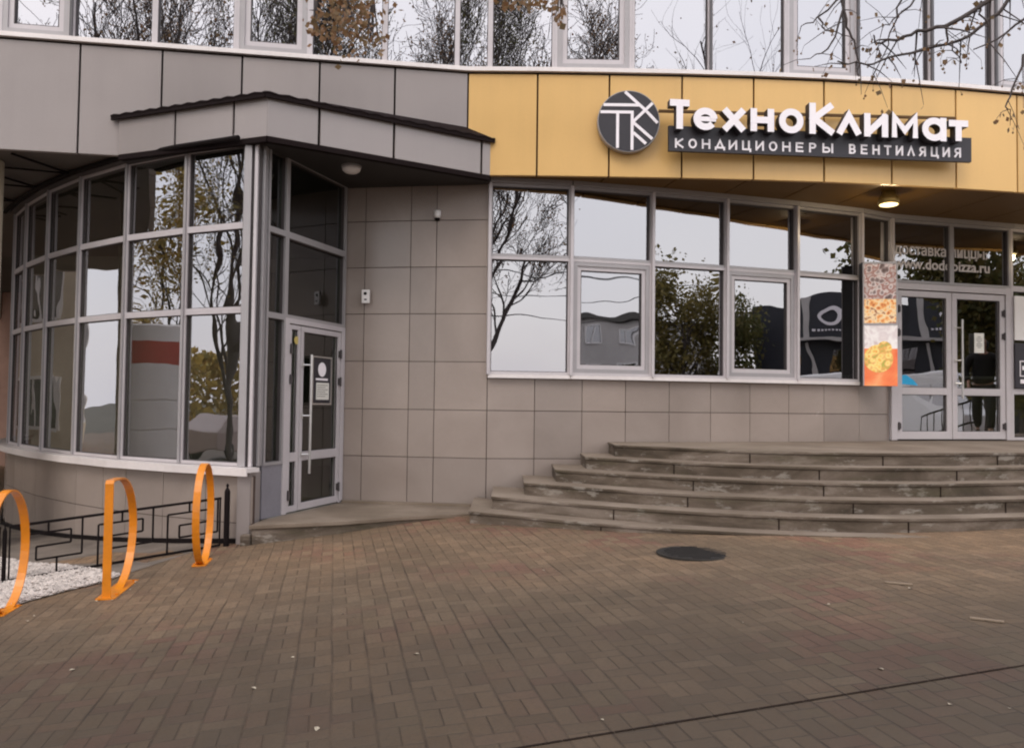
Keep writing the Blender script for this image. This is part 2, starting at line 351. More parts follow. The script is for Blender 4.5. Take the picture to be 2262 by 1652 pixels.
# ------------------------------------------------------------ ground sheets
def sheet(name, x0, x1, y0, y1, nx, ny, mat, dz=0.0, inside=None):
    b = MB(); o = 0
    vs = [(lerp(x0, x1, i / nx), lerp(y0, y1, j / ny)) for j in range(ny + 1) for i in range(nx + 1)]
    fs = [(j * (nx + 1) + i, j * (nx + 1) + i + 1, (j + 1) * (nx + 1) + i + 1, (j + 1) * (nx + 1) + i) for j in range(ny) for i in range(nx)]
    b.add([(x, y, ground(x, y) + dz) for x, y in vs], fs); o = b.build(name, mat); return tag(o, kind='structure')
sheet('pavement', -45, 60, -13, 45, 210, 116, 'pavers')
sheet('road', -90, 120, -30, -13, 60, 10, 'asphalt', -.10)
sheet('ground', -300, 300, -300, 300, 60, 60, plain('far lawn', (.075, .068, .050), .95, 0, .35, .2), -.35)
kb = MB(); kb.box(-90, -13.15, -.35, 120, -12.99, ground(0, -13) + .14); tag(kb.build('kerb', 'concrete'), kind='structure')

def patch(name, pts, mat, dz):
    b = MB(); b.add([(x, y, ground(x, y) + dz) for x, y in pts], [tuple(range(len(pts)))]); return tag(b.build(name, mat), kind='structure')
def gp(px, py, g=0.0):                                   # measured ground point (iterated on the sloping ground)
    z = g
    for _ in range(12):
        p = at_z(px, py, z); z = ground(p.x, p.y)
    return p
soil_pts = [(-3.02, 8.52), (-3.35, 8.0), (-4.35, 6.55), (-7.5, 6.6), (-10, 9), (-9, 14), (-6.7, 11.7), (-5.3, 9.9), (-4.4, 9.3), (-3.5, 8.8)]
# fence line runs from the corner post towards the camera
FA = gp(486, 1208); FB = gp(16, 1287)
g0 = [gp(*p) for p in [(-160, 1225), (0, 1233), (70, 1247), (152, 1251), (225, 1262), (268, 1272), (231, 1287), (150, 1306), (72, 1327), (0, 1349), (-160, 1400)]]
sp = [(FA.x - .12, FA.y + .1), (g0[5].x, g0[5].y), (g0[4].x, g0[4].y), (g0[2].x, g0[2].y), (g0[1].x, g0[1].y), (g0[0].x, g0[0].y), (-9, 9), (-9, 14), (-7.5, 12.3), (-6.7, 11.4), (-5.2, 9.95), (-4.4, 9.35), (-3.5, 8.88)]
patch('soil', sp, 'bare_soil', .006)
gv = MB(); gv.add([(p.x, p.y, ground(p.x, p.y) + .010) for p in g0], [tuple(range(len(g0)))])
rnd = random.Random(4)
def in_poly(x, y, P):
    c = False; n = len(P); j = n - 1
    for i in range(n):
        if (P[i].y > y) != (P[j].y > y) and x < (P[j].x - P[i].x) * (y - P[i].y) / (P[j].y - P[i].y) + P[i].x: c = not c
        j = i
    return c
def pebble(b, c, r):
    ph = rnd.random() * 6; vs = [(0, 0, 1), (0, 0, -1)] + [(math.cos(ph + k * 1.2566), math.sin(ph + k * 1.2566), 0) for k in range(5)]
    sx, sy, sz = r * rnd.uniform(.7, 1.3), r * rnd.uniform(.6, 1.1), r * rnd.uniform(.5, .8)
    fs = [(0, 2 + k, 2 + (k + 1) % 5) for k in range(5)] + [(1, 2 + (k + 1) % 5, 2 + k) for k in range(5)]
    b.add([(c[0] + v[0] * sx, c[1] + v[1] * sy, c[2] + v[2] * sz) for v in vs], fs)
xs = [p.x for p in g0]; ys = [p.y for p in g0]; cnt = 0
while cnt < 7000:
    x, y = rnd.uniform(min(xs), max(xs)), rnd.uniform(min(ys), max(ys))
    if in_poly(x, y, g0) and x > -6.5: pebble(gv, (x, y, ground(x, y) + .02), rnd.uniform(.010, .021)); cnt += 1
go = gv.build('gravel', 'pebble'); tag(go, 'white marble gravel spread behind the bicycle racks', 'gravel', kind='stuff')

# drain joint across the paving, lower right
ja, jb = gp(1000, 1676), gp(2380, 1455)
jm = MB(); nseg = 14
for i in range(nseg):
    a, b_ = ja.lerp(jb, i / nseg), ja.lerp(jb, (i + .985) / nseg); a.z = ground(a.x, a.y) + .004; b_.z = ground(b_.x, b_.y) + .004
    d = (b_ - a).normalized(); w = Vector((-d.y, d.x, 0)) * .006
    jm.add([a - w, b_ - w, b_ + w, a + w], [(0, 1, 2, 3)])
tag(jm.build('paving_joint', 'joint'), kind='structure')

# ------------------------------------------------------------ the building
SOF = 4.24; BTOP = 1.5 + 3.93
B = thing('commercial_building', 'two storey commercial building with grey and yellow panel bands and mirrored windows', 'building', (0, 12, 0))
GLx = [(-2.80, 8.50), (-3.56, 8.83), (-4.43, 9.30), (-5.29, 9.92), (-6.07, 10.60), (-6.81, 11.36), (-7.38, 12.03)]
E0, E1 = (-2.66, 8.60), (-2.13, 10.20)
WALL = [(-2.13, 10.20), (-1.2, 10.05), (-.302, 9.952)]
RW = [(-.30, 9.95), (.707, 10.07), (1.753, 10.33), (2.77, 10.62), (3.796, 10.94), (4.81, 11.30), (5.37, 11.60)]
D0, D1 = (5.37, 11.60), (7.40, 12.12)
RR = [(7.40, 12.12), (8.6, 12.5), (10.0, 13.0), (12, 13.8), (15, 15.2)]
BAND_G = [(-9.5, 8.265), (-.57, 9.667)]
BAND_Y = [(-.57, 9.667), (.265, 9.655), (1.126, 9.66), (2.0, 9.675), (2.87, 9.71), (3.74, 9.77), (4.6, 9.86), (5.45, 9.98), (6.3, 10.13), (7.15, 10.32), (8.0, 10.55), (8.85, 10.82), (9.7, 11.13), (10.5, 11.5), (12.0, 12.3), (16, 14.8)]
def nrm(a, b):                                            # outward (towards the street) horizontal normal
    d = Vector((b[0] - a[0], b[1] - a[1], 0)).normalized(); n = Vector((d.y, -d.x, 0))
    return n
def V3(p, z): return Vector((p[0], p[1], z))
def pane_between(win, a, b, z0, z1, n, mat, inset, rn, off=-.02):
    t = (V3(b, 0) - V3(a, 0)).normalized(); a_ = V3(a, 0) + t * inset; b_ = V3(b, 0) - t * inset
    tilt = Vector((rn.uniform(-1, 1) * .004, 0, 0))
    c = (a_ + b_) / 2 + Vector((0, 0, (z0 + z1) / 2)) + n * off
    n2 = (n + t * rn.uniform(-.004, .004) + Vector((0, 0, rn.uniform(-.004, .004)))).normalized()
    t2 = (t - n2 * t.dot(n2)).normalized(); u2 = t2.cross(n2); 
    if u2.z < 0: u2 = -u2
    g = MB(); g.obox(c, t2 * (b_ - a_).length / 2, u2 * ((z1 - z0) / 2 - inset + .004), n2 * .004)
    return g.build('pane', mat, win)
rw = random.Random(7)
def window(a, b, z0, z1, fw=.035, fd=.09, glass_m='mirror_glass', frame_m='alu', sash=0.0, parent=None, n=None, dark=True, name='window'):
    a, b = Vector((a[0], a[1])), Vector((b[0], b[1])); n = n or nrm(a, b)
    t = Vector((b.x - a.x, b.y - a.y, 0)).normalized()
    if t.cross(n).z < 0: pass
    f = MB(); A, Bv = V3(a, 0), V3(b, 0)
    def ring(i0, w, d, off, mi):
        p0, p1 = A + t * i0, Bv - t * i0; q0, q1 = z0 + i0, z1 - i0
        f.bar(p0 + Vector((0, 0, q0 + w / 2)), p1 + Vector((0, 0, q0 + w / 2)), n, w, d, off, mi)
        f.bar(p0 + Vector((0, 0, q1 - w / 2)), p1 + Vector((0, 0, q1 - w / 2)), n, w, d, off, mi)
        f.bar(p0 + t * w / 2 + Vector((0, 0, q0 + w)), p0 + t * w / 2 + Vector((0, 0, q1 - w)), n, w, d, off, mi)
        f.bar(p1 - t * w / 2 + Vector((0, 0, q0 + w)), p1 - t * w / 2 + Vector((0, 0, q1 - w)), n, w, d, off, mi)
    ring(.0005, fw, fd, 0, 0)
    inset = fw
    if sash:
        ring(fw + .0005, sash * .5, fd * .7, .008, 1); ring(fw + sash * .5 + .0005, sash * .5, fd * .7, -.012, 0); inset = fw + sash
    ring(inset + .0005, .008, fd * .5, -.004, 2)
    w = f.build(name, [frame_m, 'alu', 'gasket'], parent or B)
    pane_between(w, a, b, z0, z1, n, glass_m, inset, rw)
    return w

# --- left curved glazing: six columns by three rows over a white sill
Z_S, Z_A, Z_B, Z_T = 1.5 - .70, 1.5 + .93, 1.5 + 1.82, 1.5 + 2.69
for i in range(6):
    a, b = GLx[i + 1], GLx[i]
    for z0, z1 in ((Z_S, Z_A), (Z_A, Z_B), (Z_B, Z_T)):
        window(a, b, z0, z1, .032, .05, 'clear_glass', 'alu_light')
for i, p in enumerate(GLx):
    m_ = MB(); a = GLx[min(i + 1, 6)]; b = GLx[max(i - 1, 0)]; n = nrm(a, b)
    m_.bar(V3(p, Z_S), V3(p, Z_T), n, .034, .07, .012); m_.build('mullion', 'alu', B)
hd = MB()
for i in range(6):
    n = nrm(GLx[i + 1], GLx[i]); hd.bar(V3(GLx[i + 1], Z_T + .04), V3(GLx[i], Z_T + .04), n, .079, .16, .03)
hd.build('glazing_head', 'gasket', B)
# curved tube beam on struts in front of the glazing head
cb = MB(); pts = [V3(p, 4.20) + nrm(GLx[min(i + 1, 6)], GLx[max(i - 1, 0)]) * .16 for i, p in enumerate(GLx)]
cb.tube(pts, .028, 8); 
for i in (3, 4, 5, 6): cb.tube([pts[i], pts[i] + Vector((-.25, -.75, .01))], .014, 6); cb.tube([pts[i], pts[i] + Vector((-.7, -.2, .01))], .012, 6)
cb.build('canopy_strut', 'black', B)
# sill and tiled plinth below
def offset_line(P, d):
    out = []
    for i, p in enumerate(P):
        a = P[min(i + 1, len(P) - 1)]; b = P[max(i - 1, 0)]; n = nrm(a, b); out.append((p[0] + n.x * d, p[1] + n.y * d))
    return out
GLe = [(-2.60, 8.41)] + GLx[0:] + [(-8.2, 13.4), (-8.8, 15)]
so_, si_ = offset_line(GLe, .17), offset_line(GLe, -.02)
sl = MB(); sl.prism(so_ + si_[::-1], Z_S - .05, Z_S - .006); sl.prism(offset_line(GLe, .17) + offset_line(GLe, .155)[::-1], Z_S - .085, Z_S - .0505)
sl.build('sill', 'sill', B)
def tiled(path, zrows, widths, parent, name='tiled_wall', back=.03, gap=.008, th=.022, clipz=None, mat='tile'):
    f = MB()
    L = [0]; 
    for a, b in zip(path, path[1:]): L.append(L[-1] + math.hypot(b[0] - a[0], b[1] - a[1]))
    def pt(s):
        for i in range(len(path) - 1):
            if s <= L[i + 1] or i == len(path) - 2:
                t = (s - L[i]) / (L[i + 1] - L[i]); return Vector((lerp(path[i][0], path[i + 1][0], t), lerp(path[i][1], path[i + 1][1], t), 0))
    s = 0; k = 0
    while s < L[-1] - .02:
        w = widths[k % len(widths)]; e = min(s + w, L[-1]); a, b = pt(s), pt(e); n = nrm(a, b)
        t = (b - a).normalized()
        for z0, z1 in zip(zrows, zrows[1:]):
            f.bar(a + t * gap / 2 + Vector((0, 0, (z0 + z1) / 2)), b - t * gap / 2 + Vector((0, 0, (z0 + z1) / 2)), n, z1 - z0 - gap, th, -th / 2, 0)
        f.bar(a + Vector((0, 0, (zrows[0] + zrows[-1]) / 2)), b + Vector((0, 0, (zrows[0] + zrows[-1]) / 2)), n, zrows[-1] - zrows[0], back, -th / 2 - back / 2 - .004, 1)
        s = e; k += 1
    return f.build(name, [mat, 'tile_joint'], parent, bevel=.0015)
tiled([(p[0], p[1]) for p in offset_line(GLe, .06)[::-1]], [-.75, -.4, .22, Z_S - .09], [.62, .62, .45, .62, .62], B, 'plinth')
pb = MB()                                                # dark strip at the foot of the plinth
pl = offset_line(GLe, .075)
for a, b in zip(pl[1:], pl[:-1]):
    za, zb = ground(*a) + .03, ground(*b) + .03; pb.bar((a[0], a[1], za), (b[0], b[1], zb), nrm(a, b), .045, .03)
pb.build('base_strip', 'black', B)
# --- corner post and pier
cp = MB()
for (x, y, w, d, c) in ((-2.775, 8.465, .07, .10, 0), (-2.723, 8.50, .03, .11, 2), (-2.690, 8.49, .032, .15, 1), (-2.662, 8.52, .02, .12, 2), (-2.637, 8.56, .03, .10, 0)):
    cp.box(x - w / 2, y - d / 2, Z_S, x + w / 2, y + d / 2, 4.19, c)
cp.build('corner_post', ['alu', 'alu_light', 'gasket'], B)
pr = MB(); pr.prism([(-2.80, 8.37), (-2.655, 8.35), (-2.63, 8.60), (-2.75, 8.72)], -.1, Z_S - .052); pr.build('corner_pier', 'grey_panel', B, bevel=.006)

# --- entrance screen beside the corner: narrow lights, transoms and the double door
dE = (Vector(E1) - Vector(E0)); LE = dE.length; dE.normalize(); nE = nrm(E0, E1)
def eS(s): return (E0[0] + dE.x * s, E0[1] + dE.y * s)
FLR = .235; ZD = 1.5 + .90; m1 = .38
for z0, z1 in ((ZD, Z_B), (Z_B, 4.20)):
    window(eS(0.03), eS(m1), z0, z1, .03, .09, 'dark_glass', 'alu'); window(eS(m1), eS(LE - .02), z0, z1, .035, .09, 'dark_glass', 'alu')
window(eS(0.03), eS(m1), FLR + .56, ZD, .03, .09, 'dark_glass', 'alu')
bp = MB(); bp.bar(V3(eS(.03), FLR + .28), V3(eS(m1), FLR + .28), nE, .56, .06, 0); bp.build('infill_panel', plain('blue grey panel', (.22, .21, .235), .4), B)

def door(a, b, z0, z1, n, frame_m, glass_m, mid, hinge_right, handle_h, fw=.085, label=None):
    a, b = V3(a, 0), V3(b, 0); t = (b - a).normalized(); f = MB(); d = .07; U = Vector((0, 0, 1)); L = (b - a).length
    a = a + t * .006; b = b - t * .006
    for z, w in ((z0 + .012 + fw * .65, fw * 1.3), (z1 - .01 - fw / 2, fw)): f.bar(a + U * z, b + U * z, n, w, d)
    zl, zh = z0 + .012 + fw * 1.3, z1 - .01 - fw
    f.bar(a + t * fw / 2 + U * zl, a + t * fw / 2 + U * zh, n, fw, d); f.bar(b - t * fw / 2 + U * zl, b - t * fw / 2 + U * zh, n, fw, d)
    f.bar(a + t * fw + U * (mid), b - t * fw + U * (mid), n, .10, d, 0)
    o = f.build('door', [frame_m], B, bevel=.004)
    for q0, q1 in ((zl, mid - .05), (mid + .05, zh)):
        g = MB(); g.obox((a + b) / 2 + U * (q0 + q1) / 2 - n * .01, t * ((b - a).length / 2 - fw), U * ((q1 - q0) / 2), n * .004); g.build('pane', glass_m, o)
        k = MB(); c = (a + b) / 2 + U * (q0 + q1) / 2 + n * .012; hw, hh = (b - a).length / 2 - fw, (q1 - q0) / 2
        for s_ in (-1, 1):
            k.bar(c + t * s_ * (hw - .004) - U * hh, c + t * s_ * (hw - .004) + U * hh, n, .008, .012); k.bar(c - t * (hw - .009) + U * s_ * (hh - .004), c + t * (hw - .009) + U * s_ * (hh - .004), n, .008, .012)
        k.build('glazing_seal', 'gasket', o)
    hx = (b - t * .02) if hinge_right else (a + t * .02)
    for z in (z0 + .2, z1 - .62, z1 - .28):
        h = MB(); h.tube([hx + n * .052 + U * (z - .055), hx + n * .052 + U * (z + .055)], .014, 8); h.obox(hx + n * .042 + U * z - t * (.02 if hinge_right else -.02), t * .02, U * .04, n * .005); h.build('hinge', 'gasket', o)
    if handle_h:
        hz0, hz1, hs = handle_h; ba = (a + t * fw * .55) if hinge_right else (b - t * fw * .55); dirn = t if hinge_right else -t
        p = ba + dirn * hs + n * .10
        h = MB(); h.tube([p + U * hz0, p + U * hz1], .016, 10)
        for z in (hz0 + .22, (hz0 + hz1) / 2 - .02, hz1 - .12): h.tube([ba + n * .035 + U * z, p + U * z], .010, 8); h.obox(ba + n * .04 + U * z, t * .018, U * .03, n * .006)
        h.build('handle', 'steel', o)
    return o
zt = FLR + 2.12
# door frame
fr = MB()
fr.bar(V3(eS(m1 + .045), FLR), V3(eS(m1 + .045), zt + .04), nE, .08, .09, .0); fr.bar(V3(eS(LE - .05), FLR), V3(eS(LE - .05), zt + .04), nE, .08, .09, 0)
fr.bar(V3(eS(m1 + .086), zt + .02), V3(eS(LE - .091), zt + .02), nE, .06, .09, 0); fr.bar(V3(eS(m1), ZD - .02), V3(eS(LE - .01), ZD - .02), nE, .05, .085, 0)
fr.build('door_frame', 'alu_light', B, bevel=.003)
s0, s1, s2 = m1 + .088, m1 + .088 + .235, LE - .092
d1 = door(eS(s0), eS(s1), FLR, zt - .012, nE, 'alu_light', 'dark_glass', FLR + .62, False, None, .05)
d2 = door(eS(s1), eS(s2), FLR, zt - .012, nE, 'alu_light', 'dark_glass', FLR + .62, True, (FLR + .42, FLR + 1.78, .085), .06)
# --- notice frame on the leaf with round emblem and a white sheet
nf = thing('door_notice', 'dark door notice with white round emblem and white sheet in steel outline on left door', 'sign', tuple(V3(eS(1.15), FLR + 1.45)))
cN = V3(eS(s1 + .42), FLR + 1.49) + nE * .052; tE = Vector((dE.x, dE.y, 0)); UZ = Vector((0, 0, 1))
k = MB(); k.obox(cN, tE * .19, UZ * .26, nE * .004); k.build('board', 'sign_dark', nf)
k = MB()
for s_ in (-1, 1): k.bar(cN + tE * s_ * .205 - UZ * .285, cN + tE * s_ * .205 + UZ * .285, nE, .018, .02, .004); k.bar(cN - tE * .196 + UZ * s_ * .276, cN + tE * .196 + UZ * s_ * .276, nE, .018, .02, .004)
k.build('outline', 'steel', nf)
k = MB(); k.lathe(cN + UZ * .13 + nE * .006, nE, [(.085, 0), (.085, .004)], 28); k.obox(cN + UZ * .015 + nE * .007, tE * .13, UZ * .012, nE * .002); k.build('emblem', 'letter', nf)
k = MB(); k.obox(cN - UZ * .125 + tE * .02 + nE * .007, tE * .14, UZ * .10, nE * .002); sh = k.build('sheet', 'paper', nf)
k = MB()
for i in range(6):
    for j in range(7 if i % 2 else 9): k.obox(cN - UZ * (.055 + i * .026) + tE * (-.09 + .026 * j) + nE * .0095, tE * .010, UZ * .003, nE * .0006)
k.build('printing', 'joint', sh)
k = MB(); k.lathe(V3(eS(s0 + .15), FLR + 1.93) + nE * .03, nE, [(.045, 0), (.045, .003)], 24); tag(k.build('door_sticker', plain('yellow sticker', (.55, .42, .12), .5)), 'round yellow sticker high on the narrow left door leaf', 'sticker')

# --- tiled wall between the entrance and the mirrored windows
ZR = [1.5 - 1.277, 1.5 - .69, 1.5 - .106, 1.5 + .485, 1.5 + 1.075, 1.5 + 1.655, 1.5 + 2.235, 4.20]
tiled(WALL, ZR, [.275, .59, .325, .70], B)
k = MB(); k.prism([(-2.10, 10.17), (-.40, 9.94), (-.42, 9.87), (-2.08, 10.08)], .232, .262); k.build('threshold_strip', 'tread', B)
ZW0, ZW1, ZW2 = 1.5 + .335, 1.5 + 1.78, 1.5 + 2.68
tiled(RW, [.1, 1.5 - .69, 1.5 - .106, ZW0 - .045], [.585, .60, .575, .60, .59], B)
ws = MB()
for a, b in zip(RW, RW[1:-1]): ws.bar(V3(a, ZW0 - .02), V3(b, ZW0 - .02), nrm(a, b), .044, .10, .02)
ws.build('sill', 'sill', B)
for i in range(5):
    a, b = RW[i], RW[i + 1]
    window(a, b, ZW0 + .004, ZW1, .032, .09, 'mirror_glass', 'alu_light' if i in (0, 4) else 'alu_light', .10 if i in (1, 3) else 0)
    window(a, b, ZW1, ZW2, .032, .09, 'mirror_glass', 'alu')
window(RW[5], RW[6], ZW0 + .004, ZW2, .03, .09, 'mirror_glass', 'alu')
for i, p in enumerate(RW):
    a = RW[max(i - 1, 0)]; b = RW[min(i + 1, 6)]; n = nrm(a, b); k = MB(); k.bar(V3(p, ZW0), V3(p, ZW2), n, .034, .13, .025); k.build('mullion', 'alu_light', B)
k = MB()
for a, b in list(zip(RW, RW[1:])) + [(D0, D1)] + list(zip(RR, RR[1:])): k.bar(V3(a, ZW2 + .03), V3(b, ZW2 + .03), nrm(a, b), .058, .15, .03)
k.build('glazing_head', 'alu', B)
# --- glazed double door on the landing
LAND = 1.03; tD = Vector((D1[0] - D0[0], D1[1] - D0[1], 0)); LD = tD.length; tD.normalize(); nD = nrm(D0, D1)
def dS(s): return (D0[0] + tD.x * s, D0[1] + tD.y * s)
k = MB()
for s in (.05, LD - .05): k.bar(V3(dS(s), LAND), V3(dS(s), ZW1), nD, .09, .10)
k.bar(V3(dS(.096), ZW1 - .05), V3(dS(LD - .096), ZW1 - .05), nD, .09, .10); k.build('door_frame', 'alu_light', B, bevel=.003)
hD = LD / 2
door(dS(.10), dS(hD), LAND, ZW1 - .10, nD, 'alu_light', 'door_glass', LAND + .70, False, None, .085)
door(dS(hD), dS(LD - .10), LAND, ZW1 - .10, nD, 'alu_light', 'door_glass', LAND + .70, True, (LAND + .60, LAND + 1.75, .07), .085)
window(dS(0), dS(hD), ZW1, ZW2, .034, .09, 'door_glass', 'alu'); window(dS(hD), dS(LD), ZW1, ZW2, .034, .09, 'door_glass', 'alu')
for i in range(4):
    a, b = RR[i], RR[i + 1]
    for z0, z1 in ((LAND, LAND + .72), (LAND + .72, ZW1), (ZW1, ZW2)): window(a, b, z0, z1, .04, .09, 'door_glass', 'alu_light')

# --- floor slabs, soffits, interior
inner = [(16, 24), (-14, 24), (-12, 14)]
sof_l = [(-9.5, 8.33), (-.60, 9.72), (-.60, 16), (-12, 16), (-14, 9)]
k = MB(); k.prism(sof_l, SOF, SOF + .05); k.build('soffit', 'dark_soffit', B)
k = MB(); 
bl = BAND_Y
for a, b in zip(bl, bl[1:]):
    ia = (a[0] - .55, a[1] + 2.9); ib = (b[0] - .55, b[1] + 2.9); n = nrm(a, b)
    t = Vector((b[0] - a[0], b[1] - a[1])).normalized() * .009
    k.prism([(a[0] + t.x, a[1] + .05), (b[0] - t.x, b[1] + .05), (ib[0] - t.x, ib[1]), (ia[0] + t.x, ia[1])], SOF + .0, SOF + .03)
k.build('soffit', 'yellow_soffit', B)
k = MB(); k.prism([(p[0], p[1] + .06) for p in BAND_Y] + [(15, 24), (-.6, 24)], SOF + .034, SOF + .3); k.build('floor_slab', 'ochre_joint', B)
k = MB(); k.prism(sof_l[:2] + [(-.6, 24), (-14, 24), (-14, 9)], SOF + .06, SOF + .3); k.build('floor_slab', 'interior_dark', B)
k = MB(); k.prism([(-2.1, 10.35), (-2.5, 8.7), (-2.9, 8.75), (-5.2, 10.1), (-7.3, 12.2), (-9, 16), (-.5, 16), (-.5, 10.2)], -.3, FLR - .004); k.build('inner_floor', 'interior', B)
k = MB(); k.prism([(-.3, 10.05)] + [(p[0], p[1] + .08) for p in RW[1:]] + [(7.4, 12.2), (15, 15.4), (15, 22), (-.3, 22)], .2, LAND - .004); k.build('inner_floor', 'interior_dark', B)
k = MB(); k.box(-9.5, 15.8, -.3, -.4, 15.9, SOF); k.box(-.5, 10.12, -.3, -.4, 15.8, SOF); k.build('inner_wall', 'interior', B)
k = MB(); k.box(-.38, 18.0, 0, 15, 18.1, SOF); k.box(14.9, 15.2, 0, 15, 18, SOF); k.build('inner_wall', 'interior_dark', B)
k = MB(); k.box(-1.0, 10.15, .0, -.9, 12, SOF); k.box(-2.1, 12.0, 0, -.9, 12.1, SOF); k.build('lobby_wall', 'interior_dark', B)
k = MB(); k.box(-14, 24, -.5, 16, 24.2, 9); k.box(-14.2, 9, 4.3, -14, 24, 9); k.box(15.9, 15, 0, 16.1, 24, 9); k.build('rear_wall', 'pale_wall', B)
k = MB(); k.prism([(-9.6, 8.2), (-.57, 9.6)] + [(p[0], p[1] - .02) for p in BAND_Y[1:]] + [(16, 24.2), (-14, 24.2), (-14, 8)], 8.2, 8.6); k.build('roof', 'interior_dark', B)
k = MB(); k.box(-13.9, 13.6, SOF + .3, 15.8, 13.7, 8.2); k.build('inner_wall', 'interior', B)

# --- panel bands
def band(path_pts, zb, zt_, mat, jmat, name, gap=.022, th=.03):
    k = MB()
    for a, b in zip(path_pts, path_pts[1:]):
        n = nrm(a, b); t = Vector((b[0] - a[0], b[1] - a[1], 0)).normalized(); z = (zb + zt_) / 2
        k.bar(V3(a, z) + t * gap / 2, V3(b, z) - t * gap / 2, n, zt_ - zb - .008, th, 0, 0)
        k.bar(V3(a, z), V3(b, z), n, zt_ - zb - .03, .03, -.04, 1)
        k.bar(V3(a, zb + .02) + t * gap / 2, V3(b, zb + .02) - t * gap / 2, n, .024, .05, -.035, 0)
    return k.build(name, [mat, jmat], B, bevel=.003)
xsG = [-.57 - .86 * i for i in range(0, 11)][::-1]
bG = [(x, 9.667 + (x + .57) * .157) for x in xsG]
band(bG, SOF - .04, BTOP, 'grey_panel', 'joint', 'grey_band'); 
yb = [BAND_Y[0]] + BAND_Y[1:]; band(yb, SOF - .04, BTOP, 'yellow_panel', 'ochre_joint', 'yellow_band')
k = MB()
for a, b in list(zip(bG, bG[1:])) + list(zip(BAND_Y, BAND_Y[1:])):
    n = nrm(a, b); k.bar(V3(a, BTOP + .045), V3(b, BTOP + .045), n, .05, .16, -.02); k.bar(V3(a, BTOP + .008), V3(b, BTOP + .008), n, .022, .05, -.02, 1)
k.build('flashing', ['sill', 'joint'], B)
# --- upper storey glazing, measured mullion positions
mpx = [-330, -160, 0, 160, 343, 523, 685, 850, 1010, 1083, 1225, 1395, 1567, 1735, 1890, 2052, 2192, 2330, 2480, 2640]
full = bG[:-1] + BAND_Y
def band_hit(px):
    d = ray(px, 110); dx = d.x / d.y
    for a, b in zip(full, full[1:]):
        ay, by = a[1] + .09, b[1] + .09
        s = (dx * ay - a[0]) / ((b[0] - a[0]) - dx * (by - ay))
        if -1e-6 <= s <= 1: return (lerp(a[0], b[0], s), lerp(ay, by, s))
    return None
up = [band_hit(x) for x in mpx]; sashes = {2: .11, 5: .12, 10: .12, 13: .11, 16: .11}
ZU0, ZU1 = BTOP + .072, 8.2
for i in range(len(up) - 1):
    if up[i] is None or up[i + 1] is None: continue
    window(up[i], up[i + 1], ZU0, ZU1, .03, .09, 'upper_glass', 'alu_light', sashes.get(i, 0))
    if i in (3, 12, 14, 15, 16):
        k = MB(); k.bar(V3(up[i], ZU0), V3(up[i], ZU1), nrm(up[i], up[i + 1]), .028, .12, .02); k.build('mullion', plain('dark mullion', (.09, .085, .09), .4), B)
# --- column carrying the overhang, far left
k = MB(); k.lathe((-6.26, 9.35, -.4), (0, 0, 1), [(.30, 0), (.30, 4.63)], 32); k.build('column', 'beige', B, smooth=False)

# ------------------------------------------------------------ corner canopy
C0, CL, CR = (-2.55, 8.30), (-4.42, 9.02), (-.30, 9.66)
CT = 4.24 + .375
k = MB(); cn = thing('corner_canopy', 'grey panelled corner canopy with dark tiled edge over the left entrance', 'canopy', (-2.5, 8.9, 4.24))
def fascia(a, b, cuts):
    n = nrm(a, b); t = Vector((b[0] - a[0], b[1] - a[1], 0)); L = t.length; t.normalize(); cc = [0] + cuts + [1]
    for c0, c1 in zip(cc, cc[1:]):
        k.bar(V3(a, (4.20 + CT) / 2) + t * (c0 * L + (.014 if c0 else (-.012 if a is C0 else 0))), V3(a, (4.20 + CT) / 2) + t * (c1 * L - (.014 if c1 < 1 else (-.012 if b is C0 else 0))), n, CT - 4.20, .03, 0, 0)
    k.bar(V3(a, (4.22 + CT) / 2), V3(b, (4.22 + CT) / 2), n, CT - 4.24, .03, -.035, 1)
    k.bar(V3(a, 4.170), V3(b, 4.170), n, .055, .07, -.02, 1)
fascia(CL, C0, [.40, .79]); fascia(C0, CR, [.205, .53, .955])
k.build('fascia', ['grey_panel', 'roof_metal'], cn, bevel=.003)
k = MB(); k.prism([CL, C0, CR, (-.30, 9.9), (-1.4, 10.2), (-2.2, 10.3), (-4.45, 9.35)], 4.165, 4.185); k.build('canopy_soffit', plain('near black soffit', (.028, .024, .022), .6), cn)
k = MB()
zr_ = CT + .015
def outw(p, d): 
    c = Vector((-2.4, 9.6)); v = Vector(p) - c; v.normalize(); return (p[0] + v.x * d, p[1] + v.y * d)
o0, oL, oR = (C0[0] - .01, C0[1] - .07), (CL[0] - .09, CL[1] - .02), (CR[0] + .06, CR[1] - .03)
k.add([V3(oL, zr_), V3(o0, zr_), V3(oR, zr_), V3((-.5, 9.72), zr_ + .16), V3((-4.2, 9.2), zr_ + .16), V3((-2.45, 9.0), zr_ + .14)], [(0, 1, 5, 4), (1, 2, 3, 5)])
def wavy(a, b, nw):
    a, b = Vector(a), Vector(b)
    P = []
    for i in range(nw * 4 + 1):
        t = i / (nw * 4); p = a.lerp(b, t); P.append(Vector((p.x, p.y, zr_ + 0.007 * math.sin(t * nw * 2 * math.pi))))
    k.tube(P, .017, 6)
wavy(oL, o0, 12); wavy(o0, oR, 14)
k.bar(V3(oL, zr_ - .02), V3(o0, zr_ - .02), nrm(oL, o0), .05, .02, 0); k.bar(V3(o0, zr_ - .02), V3(oR, zr_ - .02), nrm(o0, oR), .05, .02, 0)
k.build('roof_tiles', 'roof_metal', cn)
cl = thing('canopy_light', 'round white dome light under the dark corner canopy', 'light', (-1.86, 9.2, 4.2))
k = MB(); k.lathe((-1.86, 9.2, 4.166), (0, 0, -1), [(.115, 0), (.115, .02)], 28); k.build('base', 'alu', cl)
